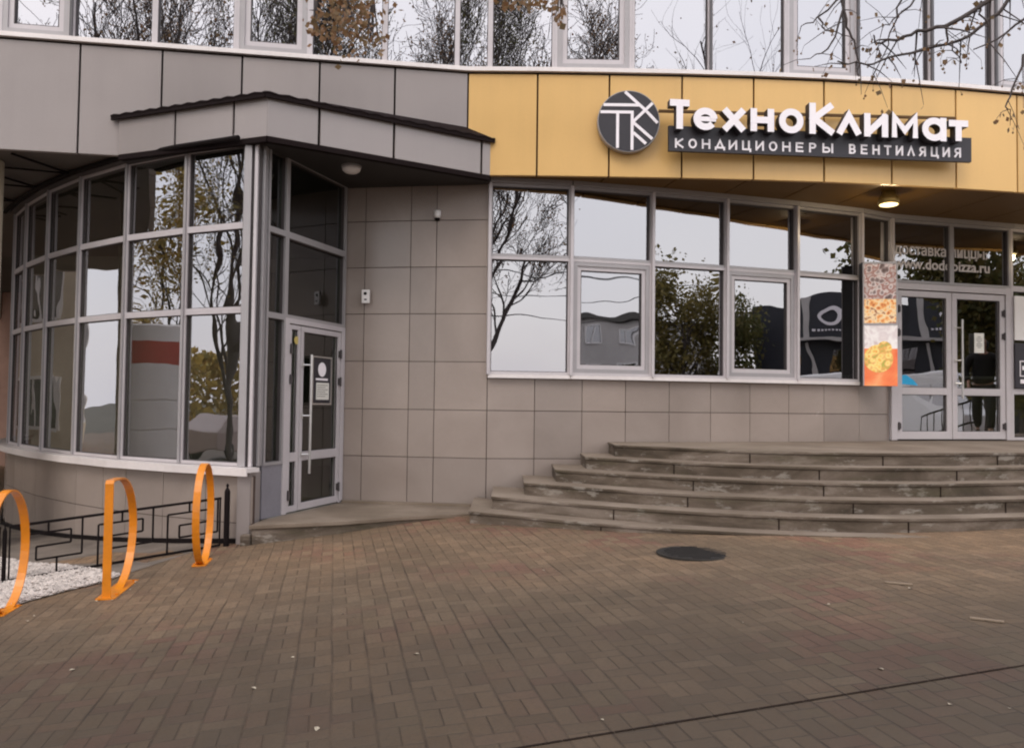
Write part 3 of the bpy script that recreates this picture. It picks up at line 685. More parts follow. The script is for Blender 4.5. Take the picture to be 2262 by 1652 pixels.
k = MB(); k.lathe((-1.86, 9.2, 4.145), (0, 0, -1), [(.108, 0), (.10, .035), (.07, .06), (.03, .07)], 28); k.build('dome', 'white', cl, smooth=True)

# ------------------------------------------------------------ concrete steps and platform
ST = thing('entrance_steps', 'broad curved flight of weathered concrete steps with landing under the yellow band', 'steps', (3, 9, .3))
L0 = [(1.20, 9.50), (1.7, 9.15), (2.53, 8.66), (3.4, 8.50), (4.4, 8.58), (5.6, 8.92), (7.2, 9.25), (9, 9.6), (12, 10.0), (14, 11)]
L4 = [(-.21, 8.86), (1.02, 8.12), (2.23, 7.66), (3.2, 7.50), (4.1, 7.56), (4.97, 7.78), (6.6, 8.2), (8.8, 8.6), (12.4, 8.9), (14.6, 10)]
def smooth_line(P, k_=4):
    out = []
    for i in range(len(P) - 1):
        p0, p1, p2, p3 = P[max(i - 1, 0)], P[i], P[i + 1], P[min(i + 2, len(P) - 1)]
        for j in range(k_):
            t = j / k_; out.append(tuple(.5 * (2 * p1[c] + (p2[c] - p0[c]) * t + (2 * p0[c] - 5 * p1[c] + 4 * p2[c] - p3[c]) * t * t + (3 * p1[c] - p0[c] - 3 * p2[c] + p3[c]) * t ** 3) for c in (0, 1)))
    return out + [P[-1]]
zs = [1.02, .885, .75, .615, .48, .345]
for i in range(6):
    t = i / 4 if i < 5 else 1.22
    line = smooth_line([(lerp(a[0], b[0], t), lerp(a[1], b[1], t)) for a, b in zip(L0, L4)])
    if i == 5: line[0] = (-.44, 8.66)
    x0 = line[0][0]; yb_ = poly_at_x([(-.7, 9.99)] + RW, x0) - .03
    endx = line[-1][0]
    if i == 0: back = [(15, 15.2 - .05)] + [(p[0], p[1] - .03) for p in RR[:-1][::-1]] + [(p[0], p[1] - .03) for p in RW[::-1] if p[0] > x0] + [(x0, yb_)]
    else:
        back = [(endx, line[-1][1] + 1.4)] + [(x, y + .9) for x, y in line[-4:4:-4]] + [(x0 + .6, min(yb_, line[0][1] + .75)), (x0, yb_)]
    k = MB(); k.prism(line + back, zs[i] - .030, zs[i], 1); k.mi[-2] = 0
    inn = [(x + (.012 if j == 0 else 0), y + .016) for j, (x, y) in enumerate(line)]
    bk = [(x - (0 if j < len(back) - 1 else -.012), y) for j, (x, y) in enumerate(back)]
    k.prism(inn + bk, (zs[i] - .32 if i < 5 else -.2), zs[i] - .0305, 1)
    cum = 0; rs_ = random.Random(20 + i); nxt = rs_.uniform(.8, 1.6)        # open vertical joints between the kerb stones
    for (xa, ya), (xb, yb2) in zip(line, line[1:]):
        cum += math.hypot(xb - xa, yb2 - ya)
        if cum > nxt and xb < 8:
            n = nrm((xa, ya), (xb, yb2)); c = Vector((xb, yb2, zs[i] - .09)); t_ = Vector((-n.y, n.x, 0))
            k.obox(c - n * .011, t_ * .006, Vector((0, 0, .055)), n * .006, 2); cum = 0; nxt = rs_.uniform(1.0, 1.5)
    k.build('step', ['tread', 'concrete', 'joint'], ST, bevel=.006)
k = MB(); pts = [(-2.62, 8.22), (-1.76, 8.58), (-1.2, 8.97), (-.60, 9.24), (-.40, 9.34), (-.40, 9.93), (-2.1, 10.16), (-2.60, 8.62)]
k.prism(pts, .19, .232, 0); k.prism([(-2.60, 8.25), (-1.76, 8.605), (-1.2, 8.995), (-.60, 9.262), (-.43, 9.37), (-.43, 9.9), (-2.08, 10.1), (-2.57, 8.64)], -.2, .1895, 1)
tag(k.build('door_platform', ['tread', 'concrete'], bevel=.006), 'low wedge shaped concrete platform in front of the left glass door', 'platform')
k = MB(); k.obox((-2.66, 8.27, .06), (.05, .0, 0), (0, .05, 0), (0, 0, .075)); tag(k.build('broken_kerb_stone', 'concrete', bevel=.015), 'small broken concrete block at the foot of the corner pier', 'kerb stone')

# manhole
mp = gp(1535, 1221); mh = thing('manhole_cover', 'dark round iron manhole cover set in the paving before the steps', 'manhole cover', tuple(mp))
k = MB(); k.lathe((mp.x, mp.y, mp.z - .02), (0, 0, 1), [(.315, 0), (.315, .022), (.292, .024)], 40); k.build('ring', plain('dusty iron ring', (.022, .018, .014), .9, 0, .3, 14), mh)
k = MB(); k.lathe((mp.x, mp.y, mp.z - .01), (0, 0, 1), [(.275, 0), (.275, .017)], 40)
for i in range(-4, 5):
    hw = math.sqrt(max(0, .25 ** 2 - (i * .06) ** 2)); 
    if hw > .04: k.box(mp.x - hw, mp.y + i * .06 - .012, mp.z + .0075, mp.x + hw, mp.y + i * .06 + .012, mp.z + .012)
k.build('lid', plain('dark iron lid', (.014, .011, .009), .85, 0, .3, 18), mh)

# ------------------------------------------------------------ shop sign: round emblem, letters, board
SG0, SG1 = (1.83, 9.50), (5.53, 9.83)
tS = Vector((SG1[0] - SG0[0], SG1[1] - SG0[1], 0)).normalized(); nS = nrm(SG0, SG1)
def sg(px, py, off=0.0):                                  # measured point in the sign's plane
    d = ray(px, py); o = Vector((SG0[0], SG0[1], 0)) + nS * off; tt = (o - EYE).dot(nS) / d.dot(nS); p = EYE + d * tt
    return p
sign = thing('shop_sign', 'white raised lettering on a charcoal board across the yellow band', 'sign', tuple(sg(1480, 330)))
STROKES = {
 'Т': [[(0, 1), (1, 1)], [(.5, 1), (.5, 0)]], 'К': [[(0, 1), (0, 0)], [(.95, 1), (.08, .5), (1, 0)]],
 'е': ['e'], 'х': [[(0, 1), (1, 0)], [(0, 0), (1, 1)]], 'н': [[(0, 1), (0, 0)], [(1, 1), (1, 0)], [(0, .5), (1, .5)]],
 'о': ['o'], 'л': [[(0, 0), (.5, 1), (1, 0)]], 'и': [[(0, 1), (0, 0)], [(0, 0), (1, 1)], [(1, 1), (1, 0)]],
 'м': [[(0, 0), (0, 1), (.5, .25), (1, 1), (1, 0)]], 'а': ['o', [(1, 1), (1, 0)]], 'т': [[(0, 1), (1, 1)], [(.5, 1), (.5, 0)]],
 'О': ['o'], 'Н': [[(0, 1), (0, 0)], [(1, 1), (1, 0)], [(0, .5), (1, .5)]],
 'Д': [[(.1, .12), (.5, 1), (.9, .12)], [(-.05, -.12), (-.05, .1), (1.05, .1), (1.05, -.12)]], 'И': [[(0, 1), (0, 0)], [(0, 0), (1, 1)], [(1, 1), (1, 0)]],
 'Ц': [[(0, 1), (0, 0), (1.12, 0), (1.12, -.22)], [(.9, 1), (.9, 0)]], 'Е': [[(.9, 1), (0, 1), (0, 0), (.9, 0)], [(0, .5), (.8, .5)]],
 'Р': [[(0, 0), (0, 1)], 'p'], 'Ы': [[(0, 1), (0, 0)], 'b', [(1.15, 1), (1.15, 0)]], 'В': [[(0, 0), (0, 1)], 'p', 'B'],
 'Л': [[(0, 0), (.5, 1), (1, 0)]], 'Я': [[(.9, 0), (.9, 1)], 'ya', [(.5, .45), (0, 0)]]}
def arcs(code):
    if code == 'o': return [(.5 + .5 * math.cos(2 * math.pi * i / 28), .5 + .5 * math.sin(2 * math.pi * i / 28)) for i in range(28)], True
    if code == 'e': return [(.96, .48), (.05, .48)] and [(.5 + .5 * math.cos(a), .5 + .5 * math.sin(a)) for a in [2 * math.pi * i / 28 * .90 for i in range(29)]], False
    def half(cx, cy, r, ry, s): return [(cx + 0, cy + ry)] + [(cx + s * (.45 + r * math.cos(math.pi / 2 - math.pi * i / 10)) - 0, cy + ry * math.sin(math.pi / 2 - math.pi * i / 10)) for i in range(11)] + [(cx, cy - ry)]
    if code == 'p': return half(0, .74, .35, .26, 1), False
    if code == 'b': return half(0, .27, .35, .27, 1), False
    if code == 'B': return half(0, .25, .42, .25, 1), False
    if code == 'ya': return half(.9, .72, .4, .28, -1), False
def stroke(k, pts, w, closed, place, d0, d1, eps):
    n = len(pts); L, Rr = [], []
    P = [Vector(p) for p in pts]
    for i in range(n):
        a = P[(i - 1) % n] if (closed or i > 0) else None; b = P[(i + 1) % n] if (closed or i < n - 1) else None
        if a is None: t = (b - P[i]).normalized(); nn = Vector((-t.y, t.x)); s = 1
        elif b is None: t = (P[i] - a).normalized(); nn = Vector((-t.y, t.x)); s = 1
        else:
            t1, t2 = (P[i] - a).normalized(), (b - P[i]).normalized(); n1, n2 = Vector((-t1.y, t1.x)), Vector((-t2.y, t2.x)); nn = (n1 + n2)
            nn = nn.normalized() if nn.length > 1e-5 else n1; s = 1 / max(.45, nn.dot(n1))
        L.append(P[i] + nn * w / 2 * s); Rr.append(P[i] - nn * w / 2 * s)
    m = n if closed else n - 1
    vs = []; ff = []
    for i in range(n): vs += [place(L[i], d1 + eps), place(Rr[i], d1 + eps), place(Rr[i], d0), place(L[i], d0)]
    fs = []
    for i in range(m):
        a, b = i * 4, ((i + 1) % n) * 4
        ff.append((a, a + 1, b + 1, b)); fs += [(a + 1, a + 2, b + 2, b + 1), (a + 2, a + 3, b + 3, b + 2), (a + 3, a, b, b + 3)]
    if not closed: fs += [(0, 3, 2, 1), ((n - 1) * 4, (n - 1) * 4 + 1, (n - 1) * 4 + 2, (n - 1) * 4 + 3)]
    o_ = len(k.v); k.add(vs, fs, 1); k.f += [tuple(i + o_ for i in f) for f in ff]; k.mi += [0] * len(ff)
def glyph(k, ch, xl, xr, zb, zt_, w, base, tdir, ndir, d0, d1):
    # inner skeleton box: inset half a stroke so the outer edge meets the measured extent
    x0, x1, y0, y1 = xl + w / 2, xr - w / 2, zb + w / 2, zt_ - w / 2
    j = 0
    for stt in STROKES[ch]:
        if isinstance(stt, str): pts, closed = arcs(stt)
        else: pts, closed = stt, False
        pp = []
        for i, (a, b) in enumerate(pts):
            x, y = lerp(x0, x1, a), lerp(y0, y1, b); pp.append((x, y))
        if not closed:                                    # run straight ends out to the letter's edge
            for idx, nb in ((0, 1), (-1, -2)):
                e, q = Vector(pp[idx]), Vector(pp[nb])
                dd = (e - q).normalized()
                if isinstance(stt, str): continue
                if abs(dd.x) < .2 or abs(dd.y) < .2 or ch in 'хлКЛЯ': e = e + dd * w / 2
                pp[idx] = tuple(e)
        stroke(k, pp, w, closed, lambda p, d: base + tdir * p[0] + Vector((0, 0, p[1])) + ndir * d, d0, d1, j * .0006); j += 1
    if ch == 'е': stroke(k, [(x0, (y0 + y1) / 2), (x1 + w * .3, (y0 + y1) / 2)], w * .72, False, lambda p, d: base + tdir * p[0] + Vector((0, 0, p[1])) + ndir * d, d0, d1 - .003, 0)
O2 = V3(SG0, 0)
def su(px, py, off): p = sg(px, py, off); return (p - O2).dot(tS), p.z
main = [('Т', 1480, 1523, 219, 286), ('е', 1532, 1585, 237, 289), ('х', 1598, 1645, 239, 291), ('н', 1658, 1710, 239, 292), ('о', 1721, 1775, 239, 296), ('К', 1788, 1842, 227, 298), ('л', 1850, 1901, 248, 299), ('и', 1909, 1962, 250, 304), ('м', 1970, 2028, 252, 306), ('а', 2037, 2091, 259, 313), ('т', 2096, 2139, 265, 313)]
for ch, xa, xb, ya, yb_ in main:
    k = MB(); xl, z1_ = su(xa, (ya), .20); xr, z0_ = su(xb, yb_, .20)
    glyph(k, ch, xl, xr, z0_, z1_, .066 if ch == 'м' else .078, O2, tS, nS, .09, .20); k.build('letter', ['letter', 'sign_dark'], sign)
# board
ba, bb = sg(1475, 281, .03), sg(1475, 336, .03); bc, bd = sg(2140, 308, .03), sg(2140, 361, .03)
k = MB(); vs = []
for off in (0, .05):
    for p in (bb, bd, bc, ba): vs.append(p + nS * off)
k.add(vs, [(3, 2, 1, 0), (4, 5, 6, 7), (0, 1, 5, 4), (1, 2, 6, 5), (2, 3, 7, 6), (3, 0, 4, 7)]); brd = k.build('board', 'sign_dark', sign)
k = MB(); subs = 'КОНДИЦИОНЕРЫ'; sub2 = 'ВЕНТИЛЯЦИЯ'
for word, xa, xb in ((subs, 1491, 1836), (sub2, 1875, 2123)):
    n_ = len(word)
    for i, ch in enumerate(word):
        pitch = (xb - xa + 10) / n_; px0 = xa + i * pitch; px1 = px0 + pitch * (.62 if ch not in 'ЫД' else .70)
        yc = lerp(317.5, 339, (px0 - 1491) / 632)
        xl, zt2 = su(px0, yc - 11.5, .08); xr, zb2 = su(px1, yc + 10.5, .08)
        glyph(k, ch, xl, xr, zb2, zt2, .021, O2, tS, nS, .079, .088)
k.build('lettering', ['letter', 'letter'], brd)
k = MB(); r0, r1 = sg(1455, 246, -.02), sg(2110, 262, -.02); k.bar(r0, r1, nS, .03, .03); k.build('mounting_rail', 'ochre_joint', sign)
# round emblem
ec = at_y(1388, 270, 9.55); em = thing('round_emblem', 'round charcoal emblem with white line initials beside the lettering', 'emblem', tuple(ec))
rE = .357; k = MB(); k.lathe(ec, (0, -1, 0), [(rE, -.06), (rE, .035)], 56); k.build('disc', 'sign_dark', em)
k = MB(); k.lathe(ec, (0, -1, 0), [(rE + .010, -.062), (rE + .010, .028)], 56); k.build('rim', 'alu', em)
k = MB(); el = [[(-.13, .97), (.54, .37), (.95, -.06)], [(-.84, .53), (.36, .53)], [(-.94, .29), (.155, .29)], [(-.37, .25), (-.37, -.91)], [(.11, .31), (.11, -.97)], [(.13, -.04), (.78, .60)], [(.13, -.04), (.78, -.60)], [(.15, -.39), (.57, -.76)]]
for j, pts in enumerate(el): stroke(k, [(a * rE, b * rE) for a, b in pts], .034, False, lambda p, d: ec + Vector((p[0], 0, p[1])) + Vector((0, -1, 0)) * d, .034, .042, j * .0006)
k.build('initials', ['letter', 'letter'], em)

ct = thing('shop_counter', 'long pale shop counter inside behind the right glass doors', 'counter', (8, 15.2, LAND))
k = MB(); k.box(5.2, 15.0, LAND, 11, 15.6, LAND + 1.0); k.build('base', 'beige', ct); k = MB(); k.box(5.1, 14.9, LAND + 1.001, 11.1, 15.7, LAND + 1.05); k.build('worktop', 'white', ct)
# ------------------------------------------------------------ small fittings
def downlight(px, py, y, label):
    p = at_y(px, py, y); p.z = SOF; o = thing('downlight', label, 'lamp', tuple(p), 'downlights under the yellow band')
    k = MB(); k.lathe(p, (0, 0, -1), [(.085, -.002), (.09, .05), (.125, .10), (.128, .165), (.118, .168)], 28); k.build('housing', plain('brass lamp housing', (.42, .30, .10), .35, .5), o, smooth=True)
    k = MB(); k.lathe(p - UZ * .160, (0, 0, -1), [(.112, 0), (.108, .016), (.07, .026)], 28); k.build('diffuser', 'lamp_glow', o, smooth=True)
    l = bpy.data.lights.new('bulb', 'POINT'); l.energy = 14; l.color = (1, .8, .5); l.shadow_soft_size = .08; lo = bpy.data.objects.new('bulb', l); COL.objects.link(lo); lo.location = p - UZ * .22; attach(lo, o)
    return o
downlight(1963, 405, 10.3, 'lit downlight hanging from the yellow soffit right of the lettering')
for x, y, lb in ((8.9, 11.5, 'lit downlight out of view beyond the right doors'), (11.3, 12.6, 'lit downlight at the far right end of the soffit')):
    o = downlight(1963, 405, 10.3, lb); 
    d = Vector((x, y, SOF)) - Vector(o['_w'])
    o.location = (x, y, SOF)
cm = thing('security_camera', 'small white security camera on the upper part of the tiled wall', 'camera', tuple(at_y(965, 474, 9.9)))
p = at_y(965, 470, 9.93); k = MB(); k.lathe(p + Vector((0, .06, .03)), (0, 0, -1), [(.04, -.01), (.045, .0), (.045, .05), (.035, .085)], 20); k.build('body', 'white', cm, smooth=True)
k = MB(); k.lathe(p + Vector((0, .06, -.055)), (0, 0, -1), [(.036, 0), (.028, .025), (.01, .035)], 20); k.build('lens', 'black', cm, smooth=True)
k = MB(); k.obox(p + Vector((0, .11, .01)), (.02, 0, 0), (0, .03, 0), (0, 0, .02)); k.build('bracket', 'white', cm)
p = at_y(808, 655, 10.08); ic = thing('intercom', 'white wall intercom unit beside the left glass door', 'intercom', tuple(p))
k = MB(); k.obox(p, (.05, 0, 0), (0, .018, 0), (0, 0, .085)); k.build('body', 'white', ic, bevel=.01)
k = MB(); k.lathe(p + Vector((-.005, -.018, .035)), (0, -1, 0), [(.02, 0), (.018, .004)], 16); k.obox(p + Vector((0, -.019, -.04)), (.015, 0, 0), (0, .002, 0), (0, 0, .008)); k.build('lens', 'black', ic)

# lightbox with food pictures beside the doors
lx = thing('lightbox_sign', 'tall backlit food picture box between the mirrored windows and the right doors', 'lightbox', (5.05, 11.0, 1.3))
yb1 = 11.10; A0 = at_y(1906, 852, yb1); A1 = at_y(1979, 580, yb1); nL = Vector((-.10, -.995, 0)).normalized(); tL = Vector((.995, -.10, 0)).normalized()
wL = (A1 - A0).dot(tL); hL = A1.z - A0.z
def lp(u, v, off=0.0): return A0 + tL * (u * wL) + Vector((0, 0, v * hL)) + nL * off
k = MB(); c = lp(.5, .5, -.075); k.obox(c, tL * wL / 2, UZ * hL / 2, nL * .073); k.build('case', plain('dark case', (.03, .028, .028), .5), lx)
k = MB()
for u0, u1, v0, v1 in ((0, 1, .49, .505), (0, .035, 0, 1), (.965, 1, .505, 1), (0, 1, .985, 1)):
    k.obox(lp((u0 + u1) / 2, (v0 + v1) / 2, .006), tL * ((u1 - u0) * wL / 2), UZ * ((v1 - v0) * hL / 2), nL * .006)
k.build('frame', 'alu', lx)
def pic(name, u0, u1, v0, v1, mat, off): k = MB(); k.obox(lp((u0 + u1) / 2, (v0 + v1) / 2, off), tL * ((u1 - u0) * wL / 2), UZ * ((v1 - v0) * hL / 2), nL * .0015); k.build(name, mat, lx)
pic('picture', .035, .965, .70, .985, 'poster_text', .0018); pic('picture', .035, .965, .505, .70, 'pizza_a', .0018)
pic('picture', .035, 1, .30, .49, 'poster_pale', .0018); pic('picture', .035, 1, .0, .12, 'poster_orange', .0018); pic('picture', .035, 1, .12, .30, 'poster_orange', .0018)
k = MB(); 
for (u, v, r) in ((.45, .22, .19), (.62, .30, .10)): k.lathe(lp(u, v, .003), nL, [(r, 0), (r, .003 + r * .01)], 30)
k.build('pizza_picture', 'pizza_b', lx)
# delivery lettering on the door transoms
def text_mb(body, size, ext, space=1.0, bold=0.0):
    c = bpy.data.curves.new('lettering', 'FONT'); c.body = body; c.size = size; c.extrude = ext; c.space_character = space; c.offset = bold; c.resolution_u = 3
    o = bpy.data.objects.new('lettering', c); me = bpy.data.meshes.new_from_object(o); bpy.data.objects.remove(o)
    return [v.co.copy() for v in me.vertices], [tuple(p.vertices) for p in me.polygons]
def place_text(k, body, size, org, t, up, n, ext=.002, space=1.0, bold=0.0, width=None):
    vs, fs = text_mb(body, size, ext, space, bold); x1 = max(v.x for v in vs); s = width / x1 if width else 1
    k.add([org + t * (v.x * s) + up * v.y + n * v.z for v in vs], fs)
wl = thing('window_lettering', 'two lines of white delivery lettering on the glass above the right doors', 'lettering', tuple(V3(dS(.1), 3.5)))
film = plain('white film lettering', (.62, .57, .54), .6)
for bodytxt, zz, wd in (('доставка пиццы:', 1.5 + 2.20, 1.62), ('www.dodopizza.ru', 1.5 + 2.00, 1.66)):
    k = MB(); place_text(k, bodytxt, .21, V3(dS(.10), zz) - nD * .004, tD, UZ, nD, width=wd, bold=.004); k.build('text_line', film, wl)
# notice on the right leaf
p = V3(dS(hD + .47), LAND + 1.42) + nD * .042; k = MB(); k.obox(p, tD * .085, UZ * .145, nD * .002); nt = k.build('paper_notice', 'paper'); tag(nt, 'pale paper notice taped to the right leaf of the right doors', 'notice')
k = MB()
for i in range(7): k.obox(p + UZ * (.09 - i * .026) + nD * .0026 + tD * .0, tD * (.05 if i % 3 else .03), UZ * .0035, nD * .0006)
k.build('printing', 'joint', nt)
k = MB(); c0_ = V3(dS(.19), LAND + .80) + nD * .0; k.add([c0_ + nD * .001, c0_ + tD * .30 + nD * .001 - UZ * .02, c0_ + tD * .22 + UZ * .06 + nD * .001, c0_ + tD * .10 + UZ * .13 + nD * .001, c0_ + UZ * .12 + nD * .001], [(0, 1, 2, 3, 4)])
tag(k.build('window_film', 'cyan'), 'small torn cyan film sticker low on the left leaf of the right doors', 'sticker')
# boards right of the doors
n2_ = nrm(RR[0], RR[1]); t2_ = Vector((RR[1][0] - RR[0][0], RR[1][1] - RR[0][1], 0)).normalized()
p = V3(RR[0], 0) + t2_ * .41 + n2_ * .07
k = MB(); k.obox(p + UZ * (1.5 + 1.34), t2_ * .38, UZ * .33, n2_ * .012); tag(k.build('blank_board', 'white', bevel=.004), 'plain white board fixed beside the right doors at the picture edge', 'board')
bo = thing('menu_board', 'dark menu board with white boxes below the plain white board', 'board', tuple(p + UZ * 1.7))
k = MB(); k.obox(p + UZ * (1.5 + .635), t2_ * .38, UZ * .335, n2_ * .012); k.build('panel', 'sign_dark', bo, bevel=.004)
k = MB(); q = p + UZ * (1.5 + .60) + n2_ * .014
for (u, v, w, h) in ((-.14, .20, .035, .035), (0, .10, .30, .007), (0, -.12, .30, .007), (-.29, -.01, .008, .11), (-.22, .0, .03, .03), (-.12, -.20, .17, .03), (.1, .21, .13, .012)): k.obox(q + t2_ * u + UZ * v, t2_ * w, UZ * h, n2_ * .002)
k.build('lettering', 'letter', bo)

# round white pillar with a red band, standing left of the picture and mirrored in the glazing
cc = (-8.3, 8.35); zc = ground(*cc); ck = thing('banded_pillar', 'round white pillar with a red band left of the curved glazing, outside the picture', 'pillar', (cc[0], cc[1], zc))
k = MB(); pr_ = [(.80, 0)]
for z in (.45, .90, 1.35, 1.80): pr_ += [(.80, z), (.775, z + .012), (.775, z + .03), (.80, z + .042)]
pr_ += [(.80, 2.0 - zc)]; k.lathe((cc[0], cc[1], zc), (0, 0, 1), pr_, 56); k.build('shaft', 'white', ck)
k = MB(); k.lathe((cc[0], cc[1], 2.001), (0, 0, 1), [(.803, 0), (.803, .34)], 56); k.build('band', 'red_band', ck)
k = MB(); k.lathe((cc[0], cc[1], 2.342), (0, 0, 1), [(.80, 0), (.80, .24), (.72, .27)], 56); k.build('cap', 'white', ck)

# ------------------------------------------------------------ orange bicycle racks
def rack(center, kind, label):
    o = thing('bicycle_rack', label, 'bicycle rack', center, 'orange bicycle racks on the paving', rz=R(10), local=True)
    H, Wd, w, th = .90, .68, .062, .012; k = MB(); z0 = .0
    pts = []
    if kind == 'ring':
        for i in range(49):
            a = -math.pi / 2 + 2 * math.pi * i / 48; pts.append((Wd / 2 * math.cos(a), H / 2 + H / 2 * math.sin(a)))
    else:
        pts = [(-Wd / 2, .0), (-Wd / 2, H * .5), (-Wd / 2, H - .02), (-Wd / 2 + .02, H), (-.12, H)]
        for i in range(1, 27):
            a = math.pi / 2 - math.pi * i / 26; pts.append((-.12 + (Wd * .5 + .12) * math.cos(a), H / 2 + H / 2 * math.sin(a)))
        pts.append((-Wd / 2 + .03, .0))
    n = len(pts); vs = []; fs = []
    for i, p in enumerate(pts):
        a, b = Vector(pts[max(i - 1, 0)]), Vector(pts[min(i + 1, n - 1)])
        if kind == 'ring' and i in (0, n - 1): t = Vector((1, 0))
        else: t = (b - a).normalized()
        nn = Vector((-t.y, t.x)) * th / 2
        for s_, q in ((1, -1), (1, 1), (-1, 1), (-1, -1)): vs.append((q * w / 2, p[0] + nn.x * s_, max(.004, p[1] + nn.y * s_)))
    for i in range(n - 1):
        for j in range(4): fs.append((i * 4 + j, i * 4 + (j + 1) % 4, (i + 1) * 4 + (j + 1) % 4, (i + 1) * 4 + j))
    k.add(vs, fs)
    me = k.build('hoop', 'orange', None, bevel=.002); me.parent = o
    k = MB()
    k.box(-.06, -.16, .0, .06, .16, .012) if kind == 'ring' else k.box(-.07, -Wd / 2 - .03, 0, .07, .3, .012)
    for yy in (-.12, .12) if kind == 'ring' else (-Wd / 2 + .1, .24): k.lathe((.045, yy, .012), (0, 0, 1), [(.012, 0), (.012, .012)], 8); k.lathe((-.045, yy, .012), (0, 0, 1), [(.012, 0), (.012, .012)], 8)
    b = k.build('base_plate', 'orange', None); b.parent = o
    return o
def rk(px, py, kind, lb): p = gp(px, py); rack((p.x, p.y, ground(p.x, p.y) - .002), kind, lb)
rk(447, 1243, 'ring', 'orange closed oval rack farthest along, nearest the building corner')
rk(264, 1300, 'd', 'orange rack with one straight upright side, between the two oval ones')
rk(10, 1350, 'ring', 'orange oval rack nearest the viewer, cut off by the left picture edge')

# ------------------------------------------------------------ low black meander fence
fe = thing('low_fence', 'low black metal fence with meander pattern behind the orange racks', 'fence', tuple(FA))
tF = Vector((FB.x - FA.x, FB.y - FA.y, 0)); LF = tF.length; tF.normalize(); nF = Vector((tF.y, -tF.x, 0)); HF = .47
def fz(s, v): p = FA + tF * s; return Vector((p.x, p.y, lerp(ground(FA.x, FA.y), ground(FB.x, FB.y), s / LF) + .02 + v * HF))
def fbar(k, s0, v0, s1, v1, w=.012):
    a, b = fz(s0, v0), fz(s1, v1); k.bar(a, b, nF, w, w)
for seg, (sa, sb) in enumerate(((.0, LF), (LF + .06, LF + 2.2))):
    k = MB(); fbar(k, sa, 1, sb, 1, .022); fbar(k, sa, 0, sb, 0, .020); fbar(k, sa + .008, .02, sa + .008, .98, .014); fbar(k, sb - .008, .02, sb - .008, .98, .014)
    nu = 3; U_ = (sb - sa) / (nu + .0)
    for i in range(nu):
        b0 = sa + i * U_
        def q(u): return b0 + (1 - u) * U_
        for (u0, v0, u1, v1) in ((.17, .8, .17, .01), (.17, .8, .80, .8), (.5, .99, .5, .8), (.80, .8, .80, .55), (.80, .55, .35, .55), (.35, .55, .35, .30), (.35, .30, .95, .30), (.95, .30, .95, .99), (.62, .30, .62, .01)):
            fbar(k, q(u0), v0, q(u1), v1, .016)
    k.build('panel', 'black', fe)
for s in (-.06, LF + .03, LF + 2.26):
    p = fz(s, 0); k = MB(); z0 = ground(p.x, p.y) - .05; hh = .60 if s < 0 else .50; rr = .028 if s < 0 else .018
    k.lathe((p.x, p.y, z0), (0, 0, 1), [(rr, 0), (rr, hh), (rr * .8, hh + .015), (rr * .3, hh + .04), (rr * .55, hh + .06), (.004, hh + .08)], 14); k.build('post', 'black', fe)

# ------------------------------------------------------------ trees
def leaf(b, p, d, r, rn, mi=0):
    d = Vector(d).normalized(); a = d.orthogonal().normalized(); a = (Matrix.Rotation(rn.uniform(0, 6.28), 3, d) @ a); w = r * rn.uniform(.35, .6)
    b.add([p, p + d * r * .5 + a * w, p + d * r, p + d * r * .5 - a * w], [(0, 1, 2, 3)], mi)
def grow(name, label, loc, H, seed, leafm, nleaf, spread=.5, levels=4, kids=(7, 6, 5, 4), lean=(0, 0), leafsize=.09, trunk=.16, group='trees across the street', first=.3, droop=0.0, twig=.006, extra=None):
    rn = random.Random(seed); wood = MB(); lf = MB()
    def branch(p, d, L, r, lv):
        n = 5 if lv < 2 else 4; pts = [p.copy()]; rs = [r]; dd = d.copy()
        for i in range(n):
            dd = (dd + Vector((rn.uniform(-1, 1), rn.uniform(-1, 1), rn.uniform(-.6, 1))) * (.10 + .07 * lv) + Vector((0, 0, (.10 - droop * lv * .18)))).normalized()
            pts.append(pts[-1] + dd * L / n); rs.append(max(twig * .6, r * (1 - .62 * (i + 1) / n)))
        wood.tube(pts, rs, (9, 6, 4, 3, 3)[min(lv, 4)], cap=False)
        if lv >= levels:
            for _ in range(nleaf):
                q = pts[rn.randint(1, n)] + Vector((rn.gauss(0, 1), rn.gauss(0, 1), rn.gauss(0, 1))) * leafsize * 1.6
                leaf(lf, q, (rn.gauss(0, 1), rn.gauss(0, 1), rn.gauss(-.6, 1)), leafsize * rn.uniform(.6, 1.3), rn)
            return
        nk = kids[min(lv, len(kids) - 1)]
        for i in range(nk):
            t = lerp(first if lv == 0 else .25, 1.0, (i + rn.random() * .8) / nk); j = min(n - 1, int(t * n)); q = pts[j].lerp(pts[j + 1], t * n - j)
            tang = (pts[j + 1] - pts[j]).normalized(); ax = tang.orthogonal().normalized(); ax = Matrix.Rotation(rn.uniform(0, 6.283), 3, tang) @ ax
            ang = spread * rn.uniform(.7, 1.35); nd = (Matrix.Rotation(ang, 3, ax) @ tang).normalized()
            branch(q, nd, L * rn.uniform(.42, .62) * (1 - .25 * t if lv == 0 else 1), rs[j] * rn.uniform(.38, .55), lv + 1)
    base = Vector(loc); o = thing(name, label, 'tree', tuple(base), group)
    branch(base, Vector((lean[0], lean[1], 1)).normalized(), H * .72, trunk, 0)
    if extra: extra(wood, lf, rn)
    tr = wood.build('trunk', 'bark', o, smooth=True); 
    if lf.f: lf.build('crown', leafm, o)
    return o
def gz(x, y): return ground(x, y) - .25
def T(x, y): return (x, y, gz(x, y))
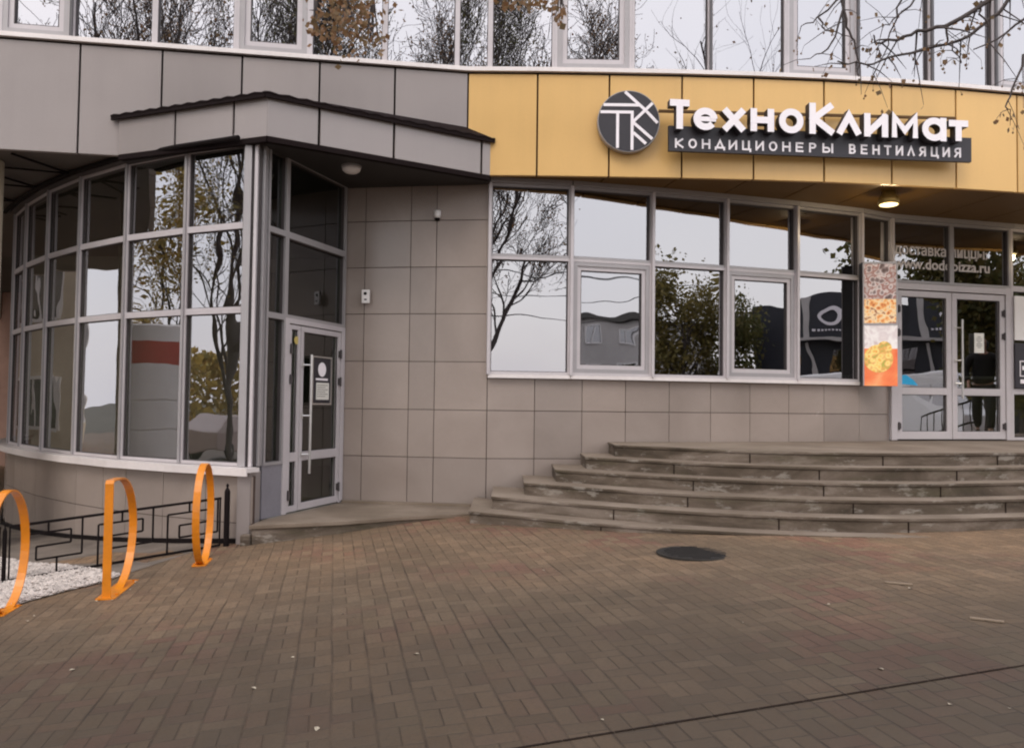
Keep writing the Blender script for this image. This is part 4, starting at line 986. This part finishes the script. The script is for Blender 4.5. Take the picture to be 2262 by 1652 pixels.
# bare trees across the street behind the viewer: they fill the upper mirrored panes
for nm, lb, x, y, h, sd, lm, sp in (('bare_tree', 'tall bare tree opposite the corner canopy with a few brown leaves', -6.2, -9.5, 17, 11, 'leaf_brown', .62), ('bare_tree', 'tall bare tree opposite the tiled wall, twiggy and dark', -1.6, -8.8, 16.5, 12, 'leaf_green', .62), ('bare_tree', 'bare tree opposite the mirrored windows with spreading low limbs', 3.3, -9.2, 16, 13, 'leaf_brown', .72)):
    grow(nm, lb, T(x, y), h, sd, lm, 3, sp, 4, (13, 8, 6, 6), leafsize=.07, trunk=.26, first=.24, twig=.015)
# trees to the left
grow('leafy_tree', 'brown and green tree left of the racks, outside the picture', T(-19, 1.4), 15, 21, 'leaf_willow', 9, .65, 4, (12, 7, 5, 4), leafsize=.07, first=.15, trunk=.15, group='trees left of the racks')
grow('leafy_tree', 'yellow autumn tree left of the curved glazing', T(-20, 6.0), 13, 22, 'leaf_yellow', 14, .6, 4, (13, 7, 5, 4), leafsize=.10, first=.10, trunk=.15, group='trees left of the racks')
grow('leafy_tree', 'dark twiggy tree standing left of the racks nearest the street', T(-13, -4.5), 12, 23, 'leaf_brown', 5, .6, 3, (9, 8, 7), leafsize=.12, trunk=.18, group='trees left of the racks')
# trees to the right, mirrored low in the windows and doors
grow('weeping_tree', 'ochre green weeping tree beside the far dark shop', T(22.5, -10.5), 8.0, 31, 'leaf_willow', 22, .5, 3, (10, 8, 7), leafsize=.15, trunk=.16, group='trees by the far shop', droop=.5, first=.12)
grow('weeping_tree', 'lower green tree in front of the far dark shop', T(25.0, -8.4), 6.4, 32, 'leaf_green', 22, .55, 3, (10, 8, 7), leafsize=.15, trunk=.14, group='trees by the far shop', droop=.3, first=.12)
grow('leafy_tree', 'small dense green tree beside the right end of the steps, outside the picture', (13.0, 8.5, .1), 5.6, 47, 'leaf_green', 14, .45, 3, (12, 8, 7), leafsize=.13, trunk=.10, group='trees right of the landing', first=.15)
for i, (x, y, h, lm, lb) in enumerate(((25, 7.5, 6.0, 'leaf_green', 'green tree far right of the landing behind the others'), (27, 4.2, 6.6, 'leaf_willow', 'ochre green tree right of the landing, behind the van'), (21.5, 7.2, 5.5, 'leaf_green', 'short green tree behind the white van'))):
    grow('leafy_tree', lb, T(x, y), h, 41 + i, lm, 22, .6, 3, (10, 8, 7), leafsize=.15, trunk=.13, group='trees right of the landing', first=.12)
def woods(name, label, x0, y0, x1, y1, h, n, mat, seed, depth=5, size=.4):
    rn = random.Random(seed); b = MB(); L = math.hypot(x1 - x0, y1 - y0); nb = int(L / 3.2); bl = []
    for i in range(nb):
        t = (i + rn.random()) / nb; bl.append((lerp(x0, x1, t) + rn.uniform(-1, 1) * depth / 2, lerp(y0, y1, t) + rn.uniform(-1, 1) * depth / 2, h * rn.uniform(.45, 1)))
    for i in range(n):
        x, y, hh = rn.choice(bl); rr = rn.random() ** .45; a = rn.uniform(0, 6.283); z = hh * (1 - rn.random() ** 1.3 * 1.0); w = 2.3 * math.sqrt(max(.05, 1 - (z / hh) ** 2)) + .2
        leaf(b, Vector((x + w * rr * math.cos(a), y + w * rr * math.sin(a), z - .3)), (rn.gauss(0, 1), rn.gauss(0, 1), rn.gauss(0, 1)), size * rn.uniform(.5, 1.2), rn)
    return tag(b.build(name, mat), label, 'trees', kind='stuff')
woods('distant_woods', 'belt of olive brown trees far beyond the left end of the building', -44, -34, -40, 14, 7.0, 13000, 'leaf_yellow', 71)
woods('distant_woods', 'belt of green and ochre trees far right beyond the van', 38, -4, 52, -26, 8.5, 9000, 'leaf_green', 72)
woods('distant_hedge', 'rough hedge across the street behind the bare trees', -36, -33, 36, -33, 3.2, 9000, 'leaf_brown', 73, 3, .35)
# linden beside the viewer: hand-laid branches hang into the picture at the top right
def px_line(pts, y): return [at_y(px, py, y + dy) for px, py, dy in pts]
def hang(wood, lf, rn, lines, y, dens, pods=True):
    for r, pts in lines:
        P = px_line(pts, y); n = len(P); fine = []; r = r * 1.4
        for i in range(n - 1):
            for j in range(3): fine.append(P[i].lerp(P[i + 1], j / 3) + Vector((rn.gauss(0, 1), rn.gauss(0, 1), rn.gauss(0, 1))) * .006)
        fine.append(P[-1]); wood.tube(fine, [lerp(r, r * .35, i / (len(fine) - 1)) for i in range(len(fine))], 5, cap=False)
        for i in range(1, len(fine)):
            if rn.random() < dens:
                d = Vector((rn.gauss(0, 1), rn.gauss(0, .6), rn.gauss(-.3, .8))).normalized(); L = rn.uniform(.08, .30); q = fine[i]
                tw = [q, q + d * L * .5 + Vector((0, 0, -.01)), q + d * L + Vector((0, 0, -.05))]; wood.tube(tw, [r * .35, r * .25, .0015], 4, cap=False)
                for e in tw[1:]:
                    for _ in range(rn.randint(0, 2)):
                        leaf(lf, e + Vector((rn.gauss(0, .01), 0, -.01)), (rn.gauss(0, .4), rn.gauss(0, .4), -1), rn.uniform(.018, .04), rn)
                    if pods and rn.random() < .5:
                        c = e + Vector((rn.uniform(-.02, .02), 0, -rn.uniform(.03, .06))); wood.tube([e, c], .0012, 3, cap=False)
                        lf.lathe(c, (0, 0, -1), [(.002, -.007), (.007, 0), (.002, .007)], 5)
def linden_extra(wood, lf, rn):
    L = [(.014, [(2420, -160, 0), (2300, -60, 0), (2190, 0, 0), (2090, 59, 0), (2026, 68, .05), (1982, 88, .05), (1933, 96, .1)]),
         (.010, [(2262, -70, .1), (2215, 22, .1), (2179, 49, .1), (2124, 88, .1), (2040, 112, .1), (1960, 130, .1), (1915, 143, .1), (1850, 136, .1)]),
         (.009, [(2160, -120, .2), (2000, -110, .2), (1880, -60, .2), (1863, 0, .2), (1870, 60, .2), (1888, 92, .2), (1896, 130, .2), (1897, 168, .2)]),
         (.006, [(2000, -110, .2), (1990, 0, .2), (1972, 55, .2), (1960, 100, .2), (1930, 165, .2)]),
         (.006, [(1868, -10, .2), (1805, 40, .2), (1770, 58, .2)]), (.005, [(1808, 40, .2), (1822, 68, .2), (1880, 82, .2)]),
         (.007, [(2170, 5, 0), (2160, 30, 0), (2185, 60, 0)]), (.006, [(2092, 58, 0), (2090, 88, 0), (2107, 112, 0), (2124, 140, 0)]),
         (.006, [(2060, -60, .1), (2010, 10, .1), (1975, 45, .1), (1950, 60, .1)]), (.008, [(2400, -40, .1), (2262, 40, .1), (2200, 90, .1), (2150, 110, .1)]),
         (.006, [(1865, 20, .2), (1830, 110, .2), (1790, 130, .2)]), (.012, [(2700, -330, -.8), (2560, -260, -.4), (2420, -160, 0)]), (.009, [(2560, -260, -.4), (2330, -180, 0), (2160, -120, .2)]),
         (.006, [(2262, 120, .1), (2238, 200, .1), (2222, 235, .1), (2232, 242, .1)]), (.007, [(2420, -160, 0), (2340, 20, 0), (2262, 120, .1)]), (.006, [(2330, -180, 0), (2262, -70, .1)])]
    hang(wood, lf, rn, L, 5.0, .62)
    a = at_y(2700, -330, 4.2); wood.tube([Vector((6.3, -2.9, 4.0)), Vector((6.0, -.5, 5.2)), Vector((5.4, 2.2, 5.3)), a], [.08, .05, .035, .013], 6, cap=False)
grow('linden_tree', 'linden with bare drooping twigs and seed pods hanging into the top right corner', (6.4, -3.0, -.15), 12, 51, 'leaf_brown', 1, .6, 3, (8, 7, 6), leafsize=.08, trunk=.2, group=None, first=.4, extra=linden_extra)
def maple_extra(wood, lf, rn):
    a = at_y(760, -40, 4.6); b = at_y(1185, -40, 4.4); t0 = Vector((-3.4, -3.2, 4.2))
    wood.tube([t0, Vector((-2.6, 0, 5.4)), Vector((-1.6, 3.0, 5.0)), a + Vector((0, 0, .5)), a], [.08, .05, .03, .015, .008], 6, cap=False)
    wood.tube([Vector((-1.6, 3.0, 5.0)), Vector((-.6, 3.8, 4.8)), b], [.03, .015, .006], 5, cap=False)
    for (px, py, sx, sy, n) in ((775, 10, 60, 40, 300), (760, 65, 50, 38, 150), (700, 55, 18, 22, 40), (825, 80, 28, 26, 50), (1175, 0, 55, 14, 100), (1120, 10, 16, 12, 30), (1238, 30, 10, 22, 40)):
        c = at_y(px, py, 4.6)
        for _ in range(6):
            e = at_y(px + rn.gauss(0, sx * .8), py + rn.gauss(0, sy * .8), 4.6 + rn.gauss(0, .1)); wood.tube([at_y(px, py - 90, 4.6), c.lerp(e, .4) + Vector((0, 0, .05)), e], [.006, .004, .0015], 4, cap=False)
        for _ in range(n):
            q = at_y(px + rn.gauss(0, sx * .62), py + rn.gauss(0, sy * .7), 4.6 + rn.gauss(0, .22)); leaf(lf, q, (rn.gauss(0, 1), rn.gauss(0, 1), rn.gauss(-.8, .7)), rn.uniform(.018, .042), rn)
grow('maple_tree', 'maple behind the viewer whose brown leaf clusters hang over the upper windows', (-3.6, -3.6, -.25), 12, 61, 'leaf_brown', 2, .6, 3, (9, 7, 6), leafsize=.09, trunk=.2, group=None, first=.38, extra=maple_extra)

# ------------------------------------------------------------ neighbouring buildings
def block(name, label, x0, y0, x1, y1, z1, mat, fh=3.0, ww=1.3, sp=3.0, face='all', group=None, roofm='interior_dark'):
    zb = -.6; o = thing(name, label, 'building', ((x0 + x1) / 2, (y0 + y1) / 2, zb), group)
    k = MB(); k.box(x0, y0, zb, x1, y1, z1); k.build('wall', mat, o)
    k = MB(); k.box(x0 - .3, y0 - .3, z1 + .002, x1 + .3, y1 + .3, z1 + .35); k.build('roof', roofm, o)
    cnt = 0
    def win(c, t, n):
        f = MB()
        for s_ in (-1, 1): f.bar(c + t * s_ * (ww / 2) - UZ * .7, c + t * s_ * (ww / 2) + UZ * .7, n, .09, .12, .03); f.bar(c - t * (ww / 2 - .046) + UZ * s_ * .7, c + t * (ww / 2 - .046) + UZ * s_ * .7, n, .09, .12, .03)
        f.bar(c - UZ * .65, c + UZ * .65, n, .06, .08, .03)
        w = f.build('window', 'white', o); g = MB(); g.obox(c + n * .012, t * (ww / 2), UZ * .66, n * .01); g.build('pane', 'car_glass', w)
    for side in face:
        if side == 'S': a, b, n = Vector((x0, y0, 0)), Vector((x1, y0, 0)), Vector((0, -1, 0))
        elif side == 'N': a, b, n = Vector((x0, y1, 0)), Vector((x1, y1, 0)), Vector((0, 1, 0))
        elif side == 'E': a, b, n = Vector((x1, y0, 0)), Vector((x1, y1, 0)), Vector((1, 0, 0))
        else: a, b, n = Vector((x0, y0, 0)), Vector((x0, y1, 0)), Vector((-1, 0, 0))
        L = (b - a).length; t = (b - a) / L; nx = max(1, int(L / sp)); nz_ = max(1, int((z1 - zb) / fh))
        for i in range(nx):
            for j in range(nz_):
                if cnt < 90: win(a + t * ((i + .5) * L / nx) + UZ * (zb + 1.9 + j * fh), t, n); cnt += 1
    return o
block('apartment_building', 'beige apartment block beyond the left end of the glazing', -34, 14.6, -18, 60, 14, 'beige', face='ES', sp=2.3)
block('corner_shop', 'pink brick shop building seen past the left end of the glazing', -16.5, 22, -12.6, 32, 7.5, 'pinkish', face='SE', sp=2.8)
block('grey_office', 'low grey office building far across the street', 30, -46, 50, -36, 8.5, 'pale_wall', face='NW', sp=3.0)
# dark shop with ring lettering
ds = thing('dark_shop', 'dark blue shop pavilion with a white ring sign far right of the steps', 'building', (31, -2, 0))
dc = Vector((30.75, -3.4, 0)); dn = Vector((-.866, .498, 0)).normalized(); dt = Vector((-dn.y, dn.x, 0)) * -1
k = MB(); k.obox(dc - dn * 3 + UZ * 2.9, dt * 6.5, dn * 3, UZ * 3.4); k.build('wall', 'dark_facade', ds)
P = [dc + dt * s_ + UZ * (6.9 - .10 * (s_ + .6) ** 2) + dn * .1 for s_ in [x * .3 for x in range(-7, 10)]]; k = MB()
vs = [p for p in P] + [Vector((p.x, p.y, 4.7)) for p in P]; vs += [p + dn * .3 for p in vs]; m = len(P)
fs = [(i, i + 1, m + i + 1, m + i) for i in range(m - 1)] + [(2 * m + i + 1, 2 * m + i, 3 * m + i, 3 * m + i + 1) for i in range(m - 1)] + [(i + 1, i, 2 * m + i, 2 * m + i + 1) for i in range(m - 1)]
k.add(vs, fs); k.build('fascia', 'dark_facade', ds)
k = MB(); oc = dc + dn * .42 + UZ * 5.85 - dt * .45; k2 = [(.42 * math.cos(2 * math.pi * i / 28), .33 * math.sin(2 * math.pi * i / 28)) for i in range(28)]
stroke(k, k2, .17, True, lambda p, d: oc + dt * p[0] + UZ * p[1] + dn * d, 0, .05, 0)
stroke(k, [(.62, -.12), (.78, -.12), (.80, -.26), (.62, -.44), (.84, -.44)], .07, False, lambda p, d: oc + dt * p[0] + UZ * p[1] + dn * d, 0, .05, 0)
for i in range(12): stroke(k, [(-.78 + i * .17, -.72), (-.68 + i * .17, -.72)], .10, False, lambda p, d: oc + dt * p[0] + UZ * p[1] + dn * d, 0, .03, 0)
k.build('lettering', ['letter', 'letter'], ds)
k = MB(); k.bar(dc - dt * 2.6 + dn * .6 + UZ * 4.6, dc + dt * 3.2 + dn * .6 + UZ * 4.6, dn, .16, .4); k.bar(dc - dt * 1.55 + dn * .45 + UZ * 4.7, dc - dt * 1.55 + dn * .45 + UZ * 6.8, dn, .34, .1); k.bar(dc - dt * 1.5 + dn * .4 + UZ * 4.4, dc - dt * .7 + dn * .4 + UZ * .3, dn, .16, .1); k.build('canopy', 'pale_wall', ds)
for s_ in (-2.9, .6, 3.0):
    k = MB(); k.obox(dc + dt * s_ + dn * .03 + UZ * 2.6, dt * 1.05, dn * .03, UZ * 1.6); k.build('window', 'car_glass', ds)
# cars
def vehicle(name, label, cat, loc, rz, paint, prof, width, wheels, glass_prof):
    o = thing(name, label, cat, loc, None, rz, local=True); o.rotation_euler = (0, 0, rz)
    k = MB(); n = len(prof); hw = width / 2
    vs = [(x, -hw * (.88 if z > 1.1 else 1), z) for x, z in prof] + [(x, hw * (.88 if z > 1.1 else 1), z) for x, z in prof]
    fs = [(i, (i + 1) % n, n + (i + 1) % n, n + i) for i in range(n)] + [tuple(reversed(range(n))), tuple(range(n, 2 * n))]
    k.add(vs, fs); b = k.build('body', paint, None, bevel=.05); b.parent = o
    for gpf in glass_prof:
        k = MB()
        for s_ in (-1, 1): k.add([(x, s_ * (hw * .885 + .012 + (1.6 - z) * .03), z) for x, z in gpf] + [(x, s_ * (hw * .80), z) for x, z in gpf], [(0, 1, 2, 3), (7, 6, 5, 4), (0, 4, 5, 1), (1, 5, 6, 2), (2, 6, 7, 3), (3, 7, 4, 0)])
        g = k.build('window', 'car_glass', None); g.parent = o
    for x in wheels:
        for s_ in (-1, 1):
            k = MB(); k.lathe((x, s_ * (hw - .14), .33), (0, s_, 0), [(.24, 0), (.33, .02), (.33, .16), (.28, .19)], 24); w = k.build('wheel', 'rubber', None); w.parent = o
            k = MB(); k.lathe((x, s_ * (hw + .03), .33), (0, s_, 0), [(.2, 0), (.19, .03), (.05, .04)], 20); r_ = k.build('rim', 'steel', None); r_.parent = w
    for x, z in ((prof[0][0] - .01, .75), ):
        for s_ in (-1, 1):
            k = MB(); k.lathe((x, s_ * hw * .72, z), (-1, 0, 0), [(.11, 0), (.09, .03)], 16); h = k.build('headlight', 'white', None); h.parent = o
    return o
vehicle('white_van', 'white delivery van parked right of the steps outside the picture', 'van', (18.2, 4.3, ground(18, 4) - .01), R(-58), 'van_paint',
        [(-2.6, .35), (-2.62, 1.0), (-2.3, 1.15), (-1.6, 2.0), (-1.4, 2.15), (2.5, 2.2), (2.6, .35)], 1.95, (-1.75, 1.7), [[(-1.95, 1.2), (-.6, 1.2), (-.6, 1.85), (-1.5, 1.85)], [(-.4, 1.2), (.8, 1.2), (.8, 1.85), (-.4, 1.85)]])
vehicle('hatchback_car', 'pale beige hatchback parked left of the racks outside the picture', 'car', (-21.0, .2, ground(-13, 4) - .01), R(70), 'car_paint',
        [(-2.1, .3), (-2.15, .8), (-1.2, .98), (-.5, 1.45), (1.2, 1.48), (2.0, 1.0), (2.1, .3)], 1.75, (-1.35, 1.3), [[(-1.0, 1.0), (.3, 1.0), (.3, 1.38), (-.45, 1.38)], [(.4, 1.0), (1.7, 1.0), (1.15, 1.38), (.4, 1.38)]])
# railing on the right side of the landing
rl = thing('landing_railing', 'black metal railing at the right end of the landing outside the picture', 'railing', (12.4, 10, 1))
pa, pb_ = Vector((11.9, 8.9, .75)), Vector((12.5, 7.2, .33)); k = MB(); nn_ = Vector((-.8, .55, 0)).normalized()
for z in (.12, .5, .95): k.tube([pa + UZ * z, pb_ + UZ * z], .02, 8)
k.build('rail', 'black', rl)
k = MB()
for i in range(9): q = pa.lerp(pb_, i / 8); k.tube([q, q + UZ * .95], .012, 6)
k.build('baluster', 'black', rl)
# overhead cables and their poles
P0, P1 = (-30.0, -20.5), (38.0, -20.5)
for (x, y), lb in ((P0, 'concrete utility pole at the left end of the overhead cables'), (P1, 'concrete utility pole at the right end of the overhead cables')):
    o = thing('utility_pole', lb, 'pole', (x, y, -.4), 'poles carrying the street cables'); k = MB(); k.lathe((x, y, -.4), (0, 0, 1), [(.17, 0), (.11, 11)], 12); k.build('shaft', 'pale_wall', o)
    k = MB(); k.bar((x, y - 1, 9.9), (x, y + 1, 9.9), (1, 0, 0), .1, .1, .16); k.build('crossarm', 'black', o)
for i, (dy, z, sag) in enumerate(((-.9, 10, 1.6), (.9, 10, 1.9), (0, 8.6, 1.5), (0, 7.6, 1.7))):
    pts = [Vector((lerp(P0[0], P1[0], t), P0[1] + dy, z - sag * 4 * t * (1 - t))) for t in [j / 40 for j in range(41)]]
    k = MB(); k.tube(pts, .022, 5); tag(k.build('overhead_cable', 'black'), ('upper street cable on the far crossarm end', 'upper street cable on the near crossarm end', 'middle street cable fixed to the poles', 'lowest street cable fixed to the poles')[i], 'cable', 'cables strung over the street')

# ------------------------------------------------------------ pedestrian on the landing, mirrored in the right door
def skin(name, chain, edges, mat, parent, sub=2):
    me = bpy.data.meshes.new(name); me.from_pydata([c[0] for c in chain], edges, []); o = bpy.data.objects.new(name, me); COL.objects.link(o)
    o.modifiers.new('skin', 'SKIN'); sv = me.skin_vertices[0].data
    for i, c in enumerate(chain): r = c[1]; sv[i].radius = r if isinstance(r, tuple) else (r, r); sv[i].use_root = (i == 0)
    if sub: s_ = o.modifiers.new('sub', 'SUBSURF'); s_.levels = s_.render_levels = sub
    me.materials.append(M[mat]); o.parent = parent; return o
pe = thing('person', 'person in black hooded jacket and dark trousers walking on the landing towards the doors', 'person', (9.95, 10.2, 1.02), None, R(60), local=True)
body = [((0, 0, .95), (.13, .10)), ((0, 0, 1.15), (.12, .09)), ((0, .01, 1.35), (.15, .10)), ((0, .02, 1.46), (.08, .07)), ((0, .03, 1.52), .05), ((0, .05, 1.60), (.07, .085)), ((0, .055, 1.69), (.075, .09)), ((0, .05, 1.75), (.05, .06)),
        ((.19, .01, 1.40), .055), ((.24, -.08, 1.13), .042), ((.23, .08, .90), .030), ((.23, .10, .86), .03), ((.23, .13, .80), (.022, .036)),
        ((-.19, .01, 1.40), .055), ((-.25, .06, 1.13), .042), ((-.22, .22, .94), .030), ((-.22, .24, .90), .03), ((-.22, .28, .84), (.022, .036)),
        ((.10, 0, .90), .09), ((.11, .17, .50), .06), ((.11, .12, .09), .04), ((.11, .24, .04), .035), ((-.10, 0, .90), .09), ((-.11, -.10, .50), .06), ((-.11, -.36, .14), .04), ((-.11, -.27, .04), .035)]
be = [(0, 1), (1, 2), (2, 3), (3, 4), (4, 5), (5, 6), (6, 7), (3, 8), (8, 9), (9, 10), (10, 11), (11, 12), (3, 13), (13, 14), (14, 15), (15, 16), (16, 17), (0, 18), (18, 19), (19, 20), (20, 21), (0, 22), (22, 23), (23, 24), (24, 25)]
for h in (12, 17):
    c = Vector(body[h][0]); sg_ = 1 if h == 12 else -1
    for j, (dy, ln) in enumerate(((-.025, .055), (-.008, .065), (.010, .062), (.026, .05))):
        i0 = len(body); body += [(tuple(c + Vector((0, dy + .012, -.025))), .009), (tuple(c + Vector((-sg_ * .008, dy + .014, -.025 - ln * .6))), .008), (tuple(c + Vector((-sg_ * .022, dy + .01, -.025 - ln))), .007)]
        be += [(h, i0), (i0, i0 + 1), (i0 + 1, i0 + 2)]
    i0 = len(body); body += [(tuple(c + Vector((-sg_ * .012, .045, .01))), .010), (tuple(c + Vector((-sg_ * .02, .055, -.03))), .008)]; be += [(h, i0), (i0, i0 + 1)]
bd = skin('body', body, be, 'skin', pe)
k = MB(); k.lathe((0, .155, 1.635), (0, -1, -.15), [(.004, -.012), (.013, 0), (.015, .03)], 8); fc = k.build('nose', 'skin', None, smooth=True); fc.parent = bd
k = MB()
for s_ in (-1, 1): k.lathe((s_ * .032, .142, 1.665), (0, 1, 0), [(.011, 0), (.006, .006)], 10)
k.obox((0, .140, 1.595), (.022, 0, 0), (0, .003, 0), (0, 0, .004)); e_ = k.build('eyes_and_mouth', 'hair', None); e_.parent = bd
ja_ = [((0, 0, .88), (.185, .15)), ((0, 0, 1.05), (.175, .14)), ((0, .0, 1.30), (.20, .15)), ((0, .01, 1.44), (.13, .11)), ((0, .0, 1.52), (.085, .08)),
       ((.21, .01, 1.39), .085), ((.27, -.08, 1.13), .070), ((.24, .07, .93), .055), ((-.21, .01, 1.39), .085), ((-.28, .06, 1.13), .070), ((-.23, .20, .96), .055)]
skin('jacket', ja_, [(0, 1), (1, 2), (2, 3), (3, 4), (3, 5), (5, 6), (6, 7), (3, 8), (8, 9), (9, 10)], 'jacket', pe)
tr_ = [((0, 0, .92), (.16, .13)), ((.10, .02, .82), .115), ((.115, .17, .50), .085), ((.11, .12, .09), .070), ((-.10, -.02, .82), .115), ((-.115, -.10, .50), .085), ((-.11, -.36, .13), .070)]
skin('trousers', tr_, [(0, 1), (1, 2), (2, 3), (0, 4), (4, 5), (5, 6)], 'trousers', pe)
skin('hood', [((0, -.01, 1.53), (.10, .09)), ((0, .02, 1.64), (.105, .105)), ((0, .02, 1.74), (.085, .09))], [(0, 1), (1, 2)], 'jacket', pe)
for s_, (y0, z0, y1) in ((1, (.10, .045, .27)), (-1, (-.38, .06, -.22))):
    skin('shoe', [((s_ * .11, y0, z0), (.05, .045)), ((s_ * .11, (y0 + y1) / 2, z0), (.05, .04)), ((s_ * .11, y1, .035), (.04, .03))], [(0, 1), (1, 2)], 'jacket', pe)

# ------------------------------------------------------------ fallen leaves and scraps on the paving
rl_ = random.Random(9)
lv = MB(); 
for s_ in (-1, 1): lv.add([(0, -.035, .002), (s_ * .026, -.005, .012), (s_ * .018, .022, .010), (0, .035, .003)], [(0, 1, 2, 3) if s_ > 0 else (3, 2, 1, 0)])
first_leaf = lv.build('fallen_leaf', plain('dry pale leaf', (.42, .36, .27), .8)); tag(first_leaf, 'small dry leaf lying on the brick paving', 'leaf', 'fallen leaves on the paving')
spots = [gp(x, y) for x, y in ((212, 1328), (222, 1322), (288, 1302), (296, 1292), (300, 1285), (250, 1326), (560, 1520), (647, 1452), (920, 1445), (2098, 1556), (2230, 1565), (1945, 1478), (1830, 1335), (700, 1610), (1330, 1590), (60, 1372), (75, 1360), (1640, 1375), (420, 1230), (1200, 1260), (2010, 1300), (160, 1480), (756, 1356))]
for i in range(0): spots.append(gp(rl_.uniform(150, 2250), rl_.uniform(1240, 1640)))
for i, p in enumerate(spots):
    o = first_leaf if i == 0 else first_leaf.copy()
    if i: COL.objects.link(o)
    o.location = (p.x, p.y, ground(p.x, p.y) + .002); o.rotation_euler = (rl_.uniform(-.2, .2), rl_.uniform(-.2, .2), rl_.uniform(0, 6.28)); s_ = rl_.uniform(.25, .5); o.scale = (s_, s_, s_)
for (x, y, rz, lb) in ((2180, 1371, .5, 'flat pale stick lying on the paving at the right'), (1985, 1290, .4, 'thin pale stick lying near the foot of the steps')):
    p = gp(x, y); k = MB(); k.obox((0, 0, .006), (.085, 0, 0), (0, .016, 0), (0, 0, .004)); o = k.build('wood_stick', plain('pale wood', (.24, .18, .125), .8)); o.location = (p.x, p.y, ground(p.x, p.y) + .001); o.rotation_euler = (0, 0, -rz); tag(o, lb, 'stick')

for o in list(COL.objects):
    if '_w' in o: del o['_w']
